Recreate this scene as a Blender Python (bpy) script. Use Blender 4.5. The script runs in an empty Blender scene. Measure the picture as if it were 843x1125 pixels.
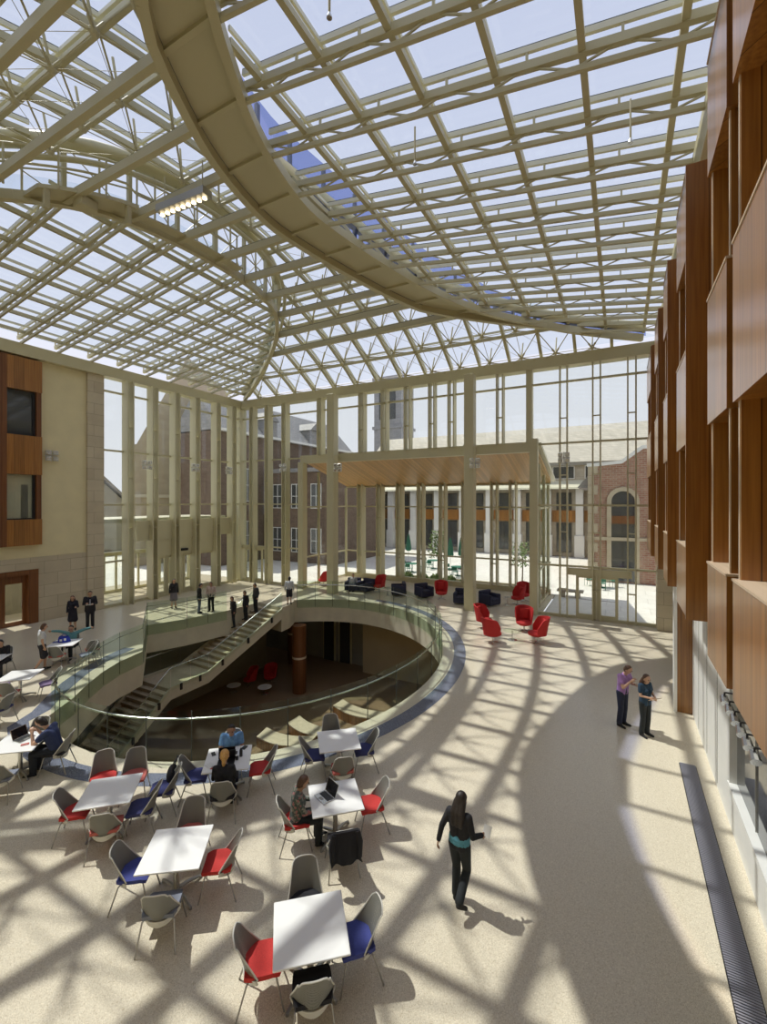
import bpy, bmesh, math, random
import numpy as np
from mathutils import Vector, Matrix, Quaternion
random.seed(7)
C = bpy.context.scene.collection
PI = math.pi
V = Vector

# ------------------------------------------------------------------ camera
FPX, CX, HY, EYE, YAW = 488.0, 421.5, 551.0, 6.2, math.radians(28.1)
_c, _s = math.cos(YAW), math.sin(YAW)
def ray(x, y):
    a = (x - CX) / FPX
    return (a*_c - _s, a*_s + _c, (HY - y) / FPX)
def PZ(x, y, z=0.0):
    d = ray(x, y); t = (z - EYE) / d[2]
    return (d[0]*t, d[1]*t)
def PX(x, y, X):
    d = ray(x, y); t = X / d[0]
    return (d[1]*t, EYE + d[2]*t)
def PY(x, y, Y):
    d = ray(x, y); t = Y / d[1]
    return (d[0]*t, EYE + d[2]*t)
cam = bpy.data.cameras.new('camera')
cam.sensor_fit = 'VERTICAL'; cam.sensor_height = 36.0
cam.lens = FPX / 1125 * 36.0
cam.shift_y = (HY - 562.5) / 1125.0
cam.clip_end = 600
co = bpy.data.objects.new('camera', cam); C.objects.link(co)
co.location = (0, 0, EYE); co.rotation_euler = (PI/2, 0, YAW)
bpy.context.scene.camera = co

# ------------------------------------------------------------------ materials
def nt(m):
    m.use_nodes = True
    return m.node_tree, m.node_tree.nodes['Principled BSDF']
def mat(name, col, rough=.5, metal=0.0, spec=.5, var=0.0, scale=6.0, bump=0.0, stretch=None, col2=None):
    m = bpy.data.materials.new(name); t, b = nt(m)
    b.inputs['Base Color'].default_value = (*col, 1)
    b.inputs['Roughness'].default_value = rough; b.inputs['Metallic'].default_value = metal
    b.inputs['Specular IOR Level'].default_value = spec
    if var or col2:
        tc = t.nodes.new('ShaderNodeTexCoord'); mp = t.nodes.new('ShaderNodeMapping')
        mp.inputs['Scale'].default_value = stretch or (1, 1, 1)
        n = t.nodes.new('ShaderNodeTexNoise'); n.inputs['Scale'].default_value = scale; n.inputs['Detail'].default_value = 5
        r = t.nodes.new('ShaderNodeValToRGB')
        c2 = col2 or tuple(min(1, c*(1+var)) for c in col)
        c1 = tuple(c*(1-var) for c in col)
        r.color_ramp.elements[0].color = (*c1, 1); r.color_ramp.elements[0].position = .3
        r.color_ramp.elements[1].color = (*c2, 1); r.color_ramp.elements[1].position = .7
        t.links.new(tc.outputs['Object'], mp.inputs[0]); t.links.new(mp.outputs[0], n.inputs['Vector'])
        t.links.new(n.outputs[0], r.inputs[0]); t.links.new(r.outputs[0], b.inputs['Base Color'])
        if bump:
            bp = t.nodes.new('ShaderNodeBump'); bp.inputs['Strength'].default_value = bump
            t.links.new(n.outputs[0], bp.inputs['Height']); t.links.new(bp.outputs[0], b.inputs['Normal'])
    return m
def wood(name, a, b_, rough=.35, board=.3, axis='Z', gap=.012):
    """veneer with fine grain along the axis, and board joints across it"""
    m = bpy.data.materials.new(name); t, b = nt(m)
    tc = t.nodes.new('ShaderNodeTexCoord'); mp = t.nodes.new('ShaderNodeMapping')
    s = {'Z': (22, 22, .7), 'X': (.7, 22, 22), 'Y': (22, .7, 22)}[axis]
    mp.inputs['Scale'].default_value = s
    n = t.nodes.new('ShaderNodeTexNoise'); n.inputs['Scale'].default_value = 1.0; n.inputs['Detail'].default_value = 6
    r = t.nodes.new('ShaderNodeValToRGB')
    r.color_ramp.elements[0].color = (*a, 1); r.color_ramp.elements[0].position = .25
    r.color_ramp.elements[1].color = (*b_, 1); r.color_ramp.elements[1].position = .75
    L = t.links.new
    L(tc.outputs['Object'], mp.inputs[0]); L(mp.outputs[0], n.inputs['Vector']); L(n.outputs[0], r.inputs[0])
    out = r.outputs[0]
    if board:
        sp = t.nodes.new('ShaderNodeSeparateXYZ'); L(tc.outputs['Object'], sp.inputs[0])
        ad = t.nodes.new('ShaderNodeMath'); ad.operation = 'ADD'
        L(sp.outputs[0], ad.inputs[0]); L(sp.outputs[1], ad.inputs[1])
        dv = t.nodes.new('ShaderNodeMath'); dv.operation = 'DIVIDE'; dv.inputs[1].default_value = board
        L(ad.outputs[0] if axis == 'Z' else sp.outputs[0 if axis == 'Y' else 2], dv.inputs[0])
        fr = t.nodes.new('ShaderNodeMath'); fr.operation = 'FRACT'; L(dv.outputs[0], fr.inputs[0])
        lt = t.nodes.new('ShaderNodeMath'); lt.operation = 'LESS_THAN'; lt.inputs[1].default_value = gap/board
        L(fr.outputs[0], lt.inputs[0])
        fl = t.nodes.new('ShaderNodeMath'); fl.operation = 'FLOOR'; L(dv.outputs[0], fl.inputs[0])
        wn = t.nodes.new('ShaderNodeTexWhiteNoise'); wn.noise_dimensions = '1D'; L(fl.outputs[0], wn.inputs['W'])
        hs = t.nodes.new('ShaderNodeHueSaturation'); L(out, hs.inputs['Color'])
        mr = t.nodes.new('ShaderNodeMapRange'); mr.inputs['To Min'].default_value = .82; mr.inputs['To Max'].default_value = 1.15
        L(wn.outputs['Value'], mr.inputs['Value']); L(mr.outputs[0], hs.inputs['Value'])
        mx = t.nodes.new('ShaderNodeMix'); mx.data_type = 'RGBA'
        L(lt.outputs[0], mx.inputs['Factor']); L(hs.outputs[0], mx.inputs['A'])
        mx.inputs['B'].default_value = (*[c*.35 for c in a], 1)
        out = mx.outputs['Result']
    L(out, b.inputs['Base Color'])
    b.inputs['Roughness'].default_value = rough
    if rough < .34: b.inputs['Coat Weight'].default_value = .55; b.inputs['Coat Roughness'].default_value = .22
    return m
def blocks(name, c1, c2, mortar, w, h, msize=.01, rough=.8, uv='XZ', var=.15):
    """coursed masonry; uv picks the two object axes the courses run on"""
    m = bpy.data.materials.new(name); t, b = nt(m); L = t.links.new
    tc = t.nodes.new('ShaderNodeTexCoord'); sp = t.nodes.new('ShaderNodeSeparateXYZ'); cb = t.nodes.new('ShaderNodeCombineXYZ')
    L(tc.outputs['Object'], sp.inputs[0])
    ad = t.nodes.new('ShaderNodeMath'); ad.operation = 'ADD'; L(sp.outputs[0], ad.inputs[0]); L(sp.outputs[1], ad.inputs[1])
    L(ad.outputs[0], cb.inputs[0]); L(sp.outputs[2], cb.inputs[1])
    if uv == 'XY':
        L(sp.outputs[0], cb.inputs[0]); L(sp.outputs[1], cb.inputs[1])
    br = t.nodes.new('ShaderNodeTexBrick'); L(cb.outputs[0], br.inputs['Vector'])
    br.inputs['Scale'].default_value = 1.0; br.inputs['Brick Width'].default_value = w; br.inputs['Row Height'].default_value = h
    br.inputs['Mortar Size'].default_value = msize; br.inputs['Color1'].default_value = (*c1, 1)
    br.inputs['Color2'].default_value = (*c2, 1); br.inputs['Mortar'].default_value = (*mortar, 1)
    n = t.nodes.new('ShaderNodeTexNoise'); n.inputs['Scale'].default_value = 1.7; n.inputs['Detail'].default_value = 6
    L(cb.outputs[0], n.inputs['Vector'])
    hs = t.nodes.new('ShaderNodeHueSaturation'); L(br.outputs['Color'], hs.inputs['Color'])
    mr = t.nodes.new('ShaderNodeMapRange'); mr.inputs['To Min'].default_value = 1-var; mr.inputs['To Max'].default_value = 1+var
    L(n.outputs[0], mr.inputs['Value']); L(mr.outputs[0], hs.inputs['Value']); L(hs.outputs[0], b.inputs['Base Color'])
    b.inputs['Roughness'].default_value = rough
    return m
def clear_glass(name, tint=(.95, .97, .97), gloss=.06, rough=.0, facing=True):
    m = bpy.data.materials.new(name); m.use_nodes = True; t = m.node_tree; t.nodes.clear(); L = t.links.new
    o = t.nodes.new('ShaderNodeOutputMaterial'); mx = t.nodes.new('ShaderNodeMixShader')
    tr = t.nodes.new('ShaderNodeBsdfTransparent'); tr.inputs[0].default_value = (*tint, 1)
    gl = t.nodes.new('ShaderNodeBsdfGlossy'); gl.inputs['Roughness'].default_value = rough
    lw = t.nodes.new('ShaderNodeLayerWeight'); lw.inputs[0].default_value = .12
    ml = t.nodes.new('ShaderNodeMath'); ml.operation = 'MULTIPLY_ADD'; ml.inputs[1].default_value = .45; ml.inputs[2].default_value = gloss
    L(lw.outputs['Facing'], ml.inputs[0])
    pw = t.nodes.new('ShaderNodeMath'); pw.operation = 'POWER'; pw.inputs[1].default_value = 4
    L(lw.outputs['Facing'], pw.inputs[0]); L(pw.outputs[0], ml.inputs[0])
    L(ml.outputs[0], mx.inputs[0]); L(tr.outputs[0], mx.inputs[1]); L(gl.outputs[0], mx.inputs[2]); L(mx.outputs[0], o.inputs[0])
    return m
def terrazzo(name, base, chips, scale=130, rough=.22):
    m = bpy.data.materials.new(name); t, b = nt(m); L = t.links.new
    tc = t.nodes.new('ShaderNodeTexCoord')
    vo = t.nodes.new('ShaderNodeTexVoronoi'); vo.inputs['Scale'].default_value = scale
    L(tc.outputs['Object'], vo.inputs['Vector'])
    sp = t.nodes.new('ShaderNodeSeparateColor'); L(vo.outputs['Color'], sp.inputs[0])
    r = t.nodes.new('ShaderNodeValToRGB'); cr = r.color_ramp; cr.interpolation = 'CONSTANT'
    cr.elements[0].color = (*chips[0], 1); cr.elements[0].position = 0
    cr.elements[1].color = (*base, 1); cr.elements[1].position = .14
    e = cr.elements.new(.8); e.color = (*chips[1], 1)
    e = cr.elements.new(.93); e.color = (*chips[2], 1)
    L(sp.outputs[0], r.inputs[0])
    n = t.nodes.new('ShaderNodeTexNoise'); n.inputs['Scale'].default_value = .35; n.inputs['Detail'].default_value = 4
    L(tc.outputs['Object'], n.inputs['Vector'])
    hs = t.nodes.new('ShaderNodeHueSaturation'); L(r.outputs[0], hs.inputs['Color'])
    mr = t.nodes.new('ShaderNodeMapRange'); mr.inputs['To Min'].default_value = .93; mr.inputs['To Max'].default_value = 1.07
    L(n.outputs[0], mr.inputs['Value']); L(mr.outputs[0], hs.inputs['Value'])
    L(hs.outputs[0], b.inputs['Base Color']); b.inputs['Roughness'].default_value = rough
    b.inputs['Specular IOR Level'].default_value = .35
    return m
def knit(name, col, cells=70, hole=.3):
    """perforated mesh: small see-through holes"""
    m = bpy.data.materials.new(name); t, b = nt(m); L = t.links.new
    b.inputs['Base Color'].default_value = (*col, 1); b.inputs['Roughness'].default_value = .5
    tc = t.nodes.new('ShaderNodeTexCoord')
    vo = t.nodes.new('ShaderNodeTexVoronoi'); vo.inputs['Scale'].default_value = cells; vo.inputs['Randomness'].default_value = 0
    L(tc.outputs['Object'], vo.inputs['Vector'])
    g = t.nodes.new('ShaderNodeMath'); g.operation = 'GREATER_THAN'; g.inputs[1].default_value = hole
    L(vo.outputs['Distance'], g.inputs[0]); L(g.outputs[0], b.inputs['Alpha'])
    return m

M = {}
M['steel'] = mat('painted_cream_steel', (.50, .46, .29), .45)
M['mull'] = mat('cream_mullion', (.56, .52, .34), .45)
M['whitebar'] = mat('white_glazing_bar', (.66, .64, .50), .4)
M['darkline'] = mat('dark_line', (.10, .11, .10), .6)
M['roofglass'] = clear_glass('roof_glass', (.86, .91, .95), .05)
M['skyglass'] = clear_glass('sky_tinted_glass', (.30, .36, .66), .10)  # blue tint stands in for sky reflected in the pane
M['wallglass'] = clear_glass('wall_glass', (.93, .95, .93), .04)
M['railglass'] = clear_glass('green_balustrade_glass', (.90, .95, .90), .03)
M['plaster'] = mat('cream_plaster', (.72, .64, .40), .8, var=.04, scale=1.5)
M['white'] = mat('white_panel', (.80, .80, .77), .45, var=.03, scale=2)
M['floor'] = terrazzo('cream_terrazzo', (.66, .60, .47), ((.50, .43, .31), (.80, .73, .58), (.60, .52, .38)))
M['band'] = terrazzo('blue_grey_terrazzo', (.16, .18, .24), ((.07, .08, .11), (.34, .36, .42), (.10, .11, .16)))
M['stone'] = blocks('limestone_blocks', (.58, .51, .38), (.50, .43, .31), (.36, .31, .22), 1.25, .62, .012, .75)
M['ashlar'] = blocks('pale_ashlar', (.47, .42, .33), (.41, .36, .28), (.34, .30, .24), .9, .45, .015, .85)
M['towerstone'] = blocks('grey_tower_stone', (.34, .34, .36), (.29, .29, .31), (.24, .24, .26), .9, .45, .015, .85)
M['brick'] = blocks('red_brick', (.30, .13, .085), (.38, .22, .15), (.40, .34, .27), .42, .16, .018, .85, var=.3)
M['darkbrick'] = blocks('brown_brick', (.13, .085, .065), (.18, .12, .09), (.15, .12, .09), .42, .16, .015, .85, var=.25)
M['slate'] = blocks('grey_slate', (.46, .43, .36), (.54, .50, .42), (.36, .33, .28), .5, .3, .012, .7, var=.18)
M['slatedark'] = blocks('dark_slate', (.26, .26, .27), (.32, .31, .31), (.2, .2, .2), .5, .3, .012, .6, var=.2)
M['tan'] = blocks('tan_stone_gable', (.50, .43, .31), (.46, .39, .28), (.42, .36, .26), 1.1, .5, .01, .85)
M['paving'] = blocks('pale_paving', (.80, .78, .72), (.74, .72, .66), (.6, .58, .52), 1.5, 1.5, .02, .7, 'XY')
M['concrete'] = mat('pale_concrete', (.62, .58, .45), .7, var=.06, scale=2)
M['wood'] = wood('cherry_veneer', (.22, .082, .014), (.41, .18, .036), .3, .42)
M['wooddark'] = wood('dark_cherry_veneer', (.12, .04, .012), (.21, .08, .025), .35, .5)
M['litwood'] = wood('sunlit_wood_top', (.58, .44, .30), (.70, .55, .40), .4, 0, 'Y')  # paleness is sunlight on the spandrel tops, put into the colour
M['woodedge'] = mat('pale_wood_edge', (.72, .60, .46), .4)
M['soffit'] = wood('pale_wood_soffit', (.50, .29, .10), (.60, .38, .16), .45, .16, 'Y', .006)
M['tread'] = mat('stair_tread_stone', (.60, .50, .36), .5, var=.1, scale=5)
M['lowerfloor'] = wood('brown_lower_floor', (.20, .13, .075), (.27, .18, .10), .4, 0, 'X')
M['lowerwall'] = mat('lower_level_wall', (.50, .42, .27), .8, var=.05, scale=1)
M['chrome'] = mat('brushed_steel', (.62, .62, .60), .25, 1.0)
M['wire'] = mat('grey_steel_leg', (.36, .35, .33), .35, .8)
M['tabletop'] = mat('white_laminate', (.86, .86, .84), .35)
M['knit'] = knit('grey_mesh', (.22, .22, .20), 75, .30)
M['rim'] = mat('light_grey_plastic', (.62, .61, .56), .4)
for n, c in dict(red=(.52, .035, .03), navy=(.045, .05, .16), blue=(.055, .07, .28), black=(.015, .015, .02), rose=(.50, .13, .11), violet=(.20, .14, .25), slateblue=(.20, .22, .27)).items():
    M['seat_'+n] = mat(n+'_seat_fabric', c, .85, var=.12, scale=60)
M['redwool'] = mat('red_upholstery', (.50, .022, .022), .75, var=.15, scale=40)
M['navywool'] = mat('navy_upholstery', (.022, .024, .055), .75, var=.15, scale=40)
M['black'] = mat('black_plastic', (.02, .02, .022), .4)
M['screen'] = mat('dark_screen', (.012, .012, .016), .15)
M['darkglass'] = mat('dark_window_glass', (.06, .065, .07), .05, 0, .6)
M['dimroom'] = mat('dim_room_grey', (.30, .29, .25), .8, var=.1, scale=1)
M['grate'] = mat('grey_grate_bar', (.30, .30, .35), .45, .2)
M['skin'] = mat('skin', (.55, .33, .22), .55); M['skin_tan'] = mat('tan_skin', (.42, .24, .15), .55); M['skin_dark'] = mat('dark_skin', (.16, .085, .05), .5)
M['hair_dark'] = mat('dark_hair', (.022, .015, .012), .5, var=.3, scale=50); M['hair_brown'] = mat('brown_hair', (.10, .05, .03), .5, var=.3, scale=50)
M['hair_blonde'] = mat('golden_hair', (.58, .33, .10), .45, var=.3, scale=50)
M['eye'] = mat('eye_dark', (.03, .02, .02), .2)
M['leaf'] = mat('leaf_green', (.16, .24, .07), .6, var=.35, scale=8)
M['leafdark'] = mat('parasol_green', (.03, .16, .10), .7)
M['bark'] = mat('bark', (.20, .15, .10), .85)
def cloth(col, name):
    k = 'cloth_'+name
    if k not in M: M[k] = mat(k, col, .85, var=.1, scale=25)
    return M[k]
def print_cloth(name, cols, scale):
    m = mat(name, cols[0], .8); t, b = nt(m)
    tc = t.nodes.new('ShaderNodeTexCoord'); vo = t.nodes.new('ShaderNodeTexVoronoi'); vo.inputs['Scale'].default_value = scale
    sp = t.nodes.new('ShaderNodeSeparateColor'); r = t.nodes.new('ShaderNodeValToRGB'); r.color_ramp.interpolation = 'CONSTANT'
    r.color_ramp.elements[0].color = (*cols[0], 1); r.color_ramp.elements[1].color = (*cols[1], 1); r.color_ramp.elements[1].position = .4
    for i, c in enumerate(cols[2:]): r.color_ramp.elements.new(.6+.15*i).color = (*c, 1)
    t.links.new(tc.outputs['Object'], vo.inputs['Vector']); t.links.new(vo.outputs['Color'], sp.inputs[0]); t.links.new(sp.outputs[0], r.inputs[0]); t.links.new(r.outputs[0], b.inputs['Base Color'])
    return m
M['cloth_patterned'] = print_cloth('patterned_blouse', [(.10,.13,.11), (.28,.27,.22), (.40,.16,.16), (.06,.09,.08)], 26)
def glow(name, col, s):
    m = bpy.data.materials.new(name); t, b = nt(m)
    b.inputs['Emission Color'].default_value = (*col, 1); b.inputs['Emission Strength'].default_value = s
    return m
M['lamp'] = glow('warm_lamp_lens', (1, .82, .5), 2.5)

# ------------------------------------------------------------------ mesh builder
class MB:
    def __init__(s): s.v, s.f, s.m, s.k = [], [], [], 0
    def add(s, vs, fs, m=None):
        o = len(s.v); s.v += [tuple(v) for v in vs]
        s.f += [tuple(i+o for i in f) for f in fs]; s.m += [s.k if m is None else m]*len(fs); return s
    def box(s, x0, x1, y0, y1, z0, z1, m=None):
        if x0 > x1: x0, x1 = x1, x0
        if y0 > y1: y0, y1 = y1, y0
        return s.add([(x0,y0,z0),(x1,y0,z0),(x1,y1,z0),(x0,y1,z0),(x0,y0,z1),(x1,y0,z1),(x1,y1,z1),(x0,y1,z1)],
                     [(3,2,1,0),(4,5,6,7),(0,1,5,4),(1,2,6,5),(2,3,7,6),(3,0,4,7)], m)
    def quadprism(s, q, z0, z1, m=None):
        n = len(q); a = sum(q[i][0]*q[(i+1)%n][1]-q[(i+1)%n][0]*q[i][1] for i in range(n))
        if a < 0: q = list(q)[::-1]
        vs = [(p[0],p[1],z0) for p in q]+[(p[0],p[1],z1) for p in q]
        return s.add(vs, [tuple(range(n-1,-1,-1)), tuple(range(n,2*n))]+[(i,(i+1)%n,n+(i+1)%n,n+i) for i in range(n)], m)
    def extr(s, poly3, d, m=None):
        n = len(poly3); d = V(d); a = [V(p) for p in poly3]
        return s.add([tuple(p) for p in a]+[tuple(p+d) for p in a], [tuple(range(n-1,-1,-1)), tuple(range(n,2*n))]+[(i,(i+1)%n,n+(i+1)%n,n+i) for i in range(n)], m)
    def beam(s, p0, p1, w, h, m=None, up=(0,0,1)):
        p0, p1 = V(p0), V(p1); d = p1-p0
        if d.length < 1e-6: return s
        d.normalize(); up = V(up)
        if abs(d.dot(up)) > .98: up = V((1,0,0))
        x = d.cross(up).normalized(); u = x.cross(d).normalized(); vs = []
        for p in (p0, p1):
            for a, b in ((-1,-1),(1,-1),(1,1),(-1,1)): vs.append(tuple(p+x*(a*w/2)+u*(b*h/2)))
        return s.add(vs, [(0,3,2,1)[::-1],(4,5,6,7)[::-1],(0,1,5,4)[::-1],(1,2,6,5)[::-1],(2,3,7,6)[::-1],(3,0,4,7)[::-1]], m)
    def path(s, pts, r, n=8, m=None, closed=False, cap=True):
        pts = [V(p) for p in pts]; N = len(pts); rs = r if isinstance(r, (list, tuple)) else [r]*N
        x = None; vs = []
        for i, p in enumerate(pts):
            if closed: d = pts[(i+1)%N]-pts[i-1]
            else: d = pts[min(i+1,N-1)]-pts[max(i-1,0)]
            d.normalize()
            if x is None:
                a = V((0,0,1)) if abs(d.z) < .9 else V((1,0,0)); x = a.cross(d).normalized()
            else: x = (x-d*x.dot(d)).normalized()
            y = d.cross(x)
            for k in range(n):
                t = 2*PI*k/n; vs.append(tuple(p+(x*math.cos(t)+y*math.sin(t))*rs[i]))
        fs = []
        for i in range(N if closed else N-1):
            j = (i+1)%N
            for k in range(n): fs.append((i*n+k, i*n+(k+1)%n, j*n+(k+1)%n, j*n+k))
        if cap and not closed: fs += [tuple(range(n-1,-1,-1)), tuple(range((N-1)*n, N*n))]
        return s.add(vs, fs, m)
    def tube(s, p0, p1, r, n=8, m=None, r1=None): return s.path([p0, p1], [r, r if r1 is None else r1], n, m)
    def lathe(s, prof, n=24, c=(0,0,0), m=None):
        vs = []; P = len(prof)
        for r, z in prof:
            for k in range(n):
                t = 2*PI*k/n; vs.append((c[0]+max(r,1e-4)*math.cos(t), c[1]+max(r,1e-4)*math.sin(t), c[2]+z))
        fs = [(i*n+k, i*n+(k+1)%n, (i+1)*n+(k+1)%n, (i+1)*n+k) for i in range(P-1) for k in range(n)]
        fs += [tuple(range(n-1,-1,-1)), tuple(range((P-1)*n, P*n))]
        return s.add(vs, fs, m)
    def ball(s, c, r, n=10, m=None, sq=(1,1,1)):
        vs, fs = [], []; h = n//2+1
        for i in range(h+1):
            a = PI*i/h
            for k in range(n):
                b = 2*PI*k/n; q = max(math.sin(a), .01)
                vs.append((c[0]+r*sq[0]*q*math.cos(b), c[1]+r*sq[1]*q*math.sin(b), c[2]-r*sq[2]*math.cos(a)))
        fs = [(i*n+k, i*n+(k+1)%n, (i+1)*n+(k+1)%n, (i+1)*n+k) for i in range(h) for k in range(n)]
        fs += [tuple(range(n-1,-1,-1)), tuple(range(h*n, h*n+n))]
        return s.add(vs, fs, m)
    def shell(s, fn, nu, nv, th, m=None):
        """thick sheet from fn(u, v), u and v in 0..1"""
        P = [[V(fn(i/nu, j/nv)) for j in range(nv+1)] for i in range(nu+1)]
        A, B = [], []
        for i in range(nu+1):
            for j in range(nv+1):
                du = P[min(i+1,nu)][j]-P[max(i-1,0)][j]; dv = P[i][min(j+1,nv)]-P[i][max(j-1,0)]
                nn = du.cross(dv)
                nn = nn.normalized() if nn.length > 1e-9 else V((0,0,1))
                A.append(tuple(P[i][j]+nn*th/2)); B.append(tuple(P[i][j]-nn*th/2))
        k = nv+1; o = len(A); fs = []
        for i in range(nu):
            for j in range(nv):
                a = i*k+j; fs.append((a, a+k, a+k+1, a+1)); fs.append((o+a, o+a+1, o+a+k+1, o+a+k))
        for i in range(nu):
            a = i*k; fs.append((a, o+a, o+a+k, a+k)); a = i*k+nv; fs.append((a, a+k, o+a+k, o+a))
        for j in range(nv):
            a = j; fs.append((a, a+1, o+a+1, o+a)); a = nu*k+j; fs.append((a, o+a, o+a+1, a+1))
        return s.add(A+B, fs, m)
    def rbox(s, x0, x1, y0, y1, z0, z1, r, m=None, n=3):
        bm = bmesh.new(); bmesh.ops.create_cube(bm, size=1)
        for v in bm.verts: v.co = V(((x0+x1)/2+v.co.x*(x1-x0), (y0+y1)/2+v.co.y*(y1-y0), (z0+z1)/2+v.co.z*(z1-z0)))
        bmesh.ops.bevel(bm, geom=bm.edges[:], offset=r, segments=n, profile=.5, affect='EDGES')
        bm.verts.index_update()
        s.add([tuple(v.co) for v in bm.verts], [tuple(v.index for v in f.verts) for f in bm.faces], m); bm.free(); return s
    def move(s, mx, i0=0):
        for i in range(i0, len(s.v)): s.v[i] = tuple(mx @ V(s.v[i]))
        return s
    def mesh(s, name, mats, smooth):
        me = bpy.data.meshes.new(name); me.from_pydata(s.v, [], s.f)
        for x in (mats if isinstance(mats, (list, tuple)) else [mats]): me.materials.append(x)
        me.polygons.foreach_set('material_index', s.m)
        if smooth:
            me.polygons.foreach_set('use_smooth', [True]*len(s.f)); me.set_sharp_from_angle(angle=math.radians(38))
        me.update(); return me
    def build(s, name, mats, parent=None, smooth=False, **kw):
        o = bpy.data.objects.new(name, s.mesh(name, mats, smooth)); C.objects.link(o); o.parent = parent
        for k, x in kw.items(): o[k] = x
        return o
def tag(o, label=None, category=None, group=None, kind=None):
    for k, x in (('label', label), ('category', category), ('group', group), ('kind', kind)):
        if x: o[k] = x
    return o
def empty(name, loc=(0,0,0), rz=0.0, **kw):
    o = bpy.data.objects.new(name, None); C.objects.link(o); o.location = loc; o.rotation_euler = (0, 0, rz); o.empty_display_size = .1
    tag(o, **kw); return o
def copy_tree(o, loc=None, rz=None, parent=None, **kw):
    c = o.copy(); C.objects.link(c)
    if parent is not None: c.parent = parent
    for ch in list(o.children): copy_tree(ch, parent=c)
    if loc is not None: c.location = loc
    if rz is not None: c.rotation_euler = (0, 0, rz)
    tag(c, **kw); return c
def struct(name, loc=(0,0,0)): return empty(name, loc, kind='structure')
# ================================================================== SETTING
XL, XR, YB, YF = -26.5, 1.85, 25.7, -2.2          # hall: left wall, right wall, back wall, front wall
YA = 31.3                                          # alcove glazing
ZB = 13.45                                         # underside of eave beam

# ---- floor with the oval opening
SLAB = -1.4
EC = V((-13.1, 14.98)); EA = math.radians(107.3); ER = (8.86, 7.04)
ea = V((math.cos(EA), math.sin(EA))); eb = V((math.sin(EA), -math.cos(EA)))    # eb points to +X
def ell(t, off=0.0):
    p = EC + ea*(math.cos(t)*(ER[0]+off)) + eb*(math.sin(t)*(ER[1]+off)); return (p.x, p.y)
def ell_t(x, y):
    d = V((x, y))-EC; return math.atan2(d.dot(eb)/ER[1], d.dot(ea)/ER[0])
T0 = ell_t(-18.0, 21.9); T1 = ell_t(-14.6, 6.75)
if T1 < T0: T1 += 2*PI
NE = 72
arc = [ell(T0+(T1-T0)*i/NE) for i in range(NE+1)]      # far left, round the right side, to near left
tongue = [(-15.25, 7.75), (-15.95, 8.55), (-16.6, 9.4), (-17.1, 10.3), (-17.45, 11.5)]
left = [(-20.95, 14.03), (-20.23, 15.79), (-19.74, 18.04)]
top = [(-19.62, 20.45), (-17.45, 20.05)]
hole = arc + tongue + left + top + [(-17.55, 20.9)]
FL = struct('floor')
def holed(loops, z):
    bm = bmesh.new(); es = []
    for lp in loops:
        vs = [bm.verts.new((x, y, z)) for x, y in lp]
        es += [bm.edges.new((vs[i], vs[(i+1)%len(vs)])) for i in range(len(vs))]
    bmesh.ops.triangle_fill(bm, use_beauty=True, use_dissolve=False, edges=es)
    bm.verts.index_update()
    vs = [tuple(v.co) for v in bm.verts]; fs = []
    for f in bm.faces:
        ix = [v.index for v in f.verts]
        fs.append(ix if f.normal.z > 0 else ix[::-1])
    bm.free(); return vs, fs
outer = [(-33, YF), (6.1, YF), (6.1, YB+.5), (-3.85, YB+.5), (-3.85, YA+.2), (-20.95, YA+.2), (-20.95, YB+.5), (-33, YB+.5)]
vs, fs = holed([outer, hole], 0)
MB().add(vs, fs).build('terrazzo', M['floor'], FL)
vs2, fs2 = holed([outer, hole], SLAB)
MB().add(vs2, [f[::-1] for f in fs2]).build('soffit', M['concrete'], FL)
b = MB()
for i in range(len(hole)):
    p, q = hole[i], hole[(i+1)%len(hole)]
    b.add([(p[0],p[1],0),(q[0],q[1],0),(q[0],q[1],SLAB),(p[0],p[1],SLAB)], [(3,2,1,0)])
b.build('fascia', M['concrete'], FL)
def ribbon(name, A, B, z, m, parent):
    n = len(A); return MB().add([(x,y,z) for x,y in A]+[(x,y,z) for x,y in B], [(i,i+1,n+i+1,n+i) for i in range(n-1)]).build(name, m, parent)
tt = [T0+(T1-T0)*(.17+.83*i/60) for i in range(61)]
ribbon('inlay_band', [ell(t, .92) for t in tt], [ell(t, .45) for t in tt], .004, M['band'], FL)
tg = [(-15.0,7.0),(-15.8,7.75),(-16.45,8.5),(-17.1,9.3),(-17.6,10.2),(-18.1,11.6)]
tg2 = [(-15.3,6.65),(-16.15,7.45),(-16.9,8.25),(-17.5,9.1),(-18.05,10.05),(-18.6,11.45)]
tg = [ell(T1, .45)]+tg; tg2 = [ell(T1, .92)]+tg2
ribbon('inlay_band', tg2[::-1], tg[::-1], .004, M['band'], FL)

# ---- lower level
LOW = -5.5
MB().box(-34, 6, -3, 32, LOW-.2, LOW).build('lower_floor', M['lowerfloor'], None, kind='structure')
wl = struct('wall_lower')
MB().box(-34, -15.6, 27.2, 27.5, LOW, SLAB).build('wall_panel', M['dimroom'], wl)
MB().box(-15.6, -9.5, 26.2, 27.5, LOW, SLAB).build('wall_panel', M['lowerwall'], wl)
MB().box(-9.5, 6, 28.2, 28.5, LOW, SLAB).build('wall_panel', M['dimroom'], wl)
MB().box(-34, -33.7, -3, 32, LOW, SLAB).build('wall_panel', M['lowerwall'], wl)
MB().box(-34, 6, -3.0, -2.7, LOW, SLAB).build('wall_panel', M['lowerwall'], wl)
MB().box(5.7, 6, -3, 32, LOW, SLAB).build('wall_panel', M['lowerwall'], wl)
MB().box(-26.0, -22.3, 8.5, 24, LOW, SLAB).build('wall_panel', M['dimroom'], wl)
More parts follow.
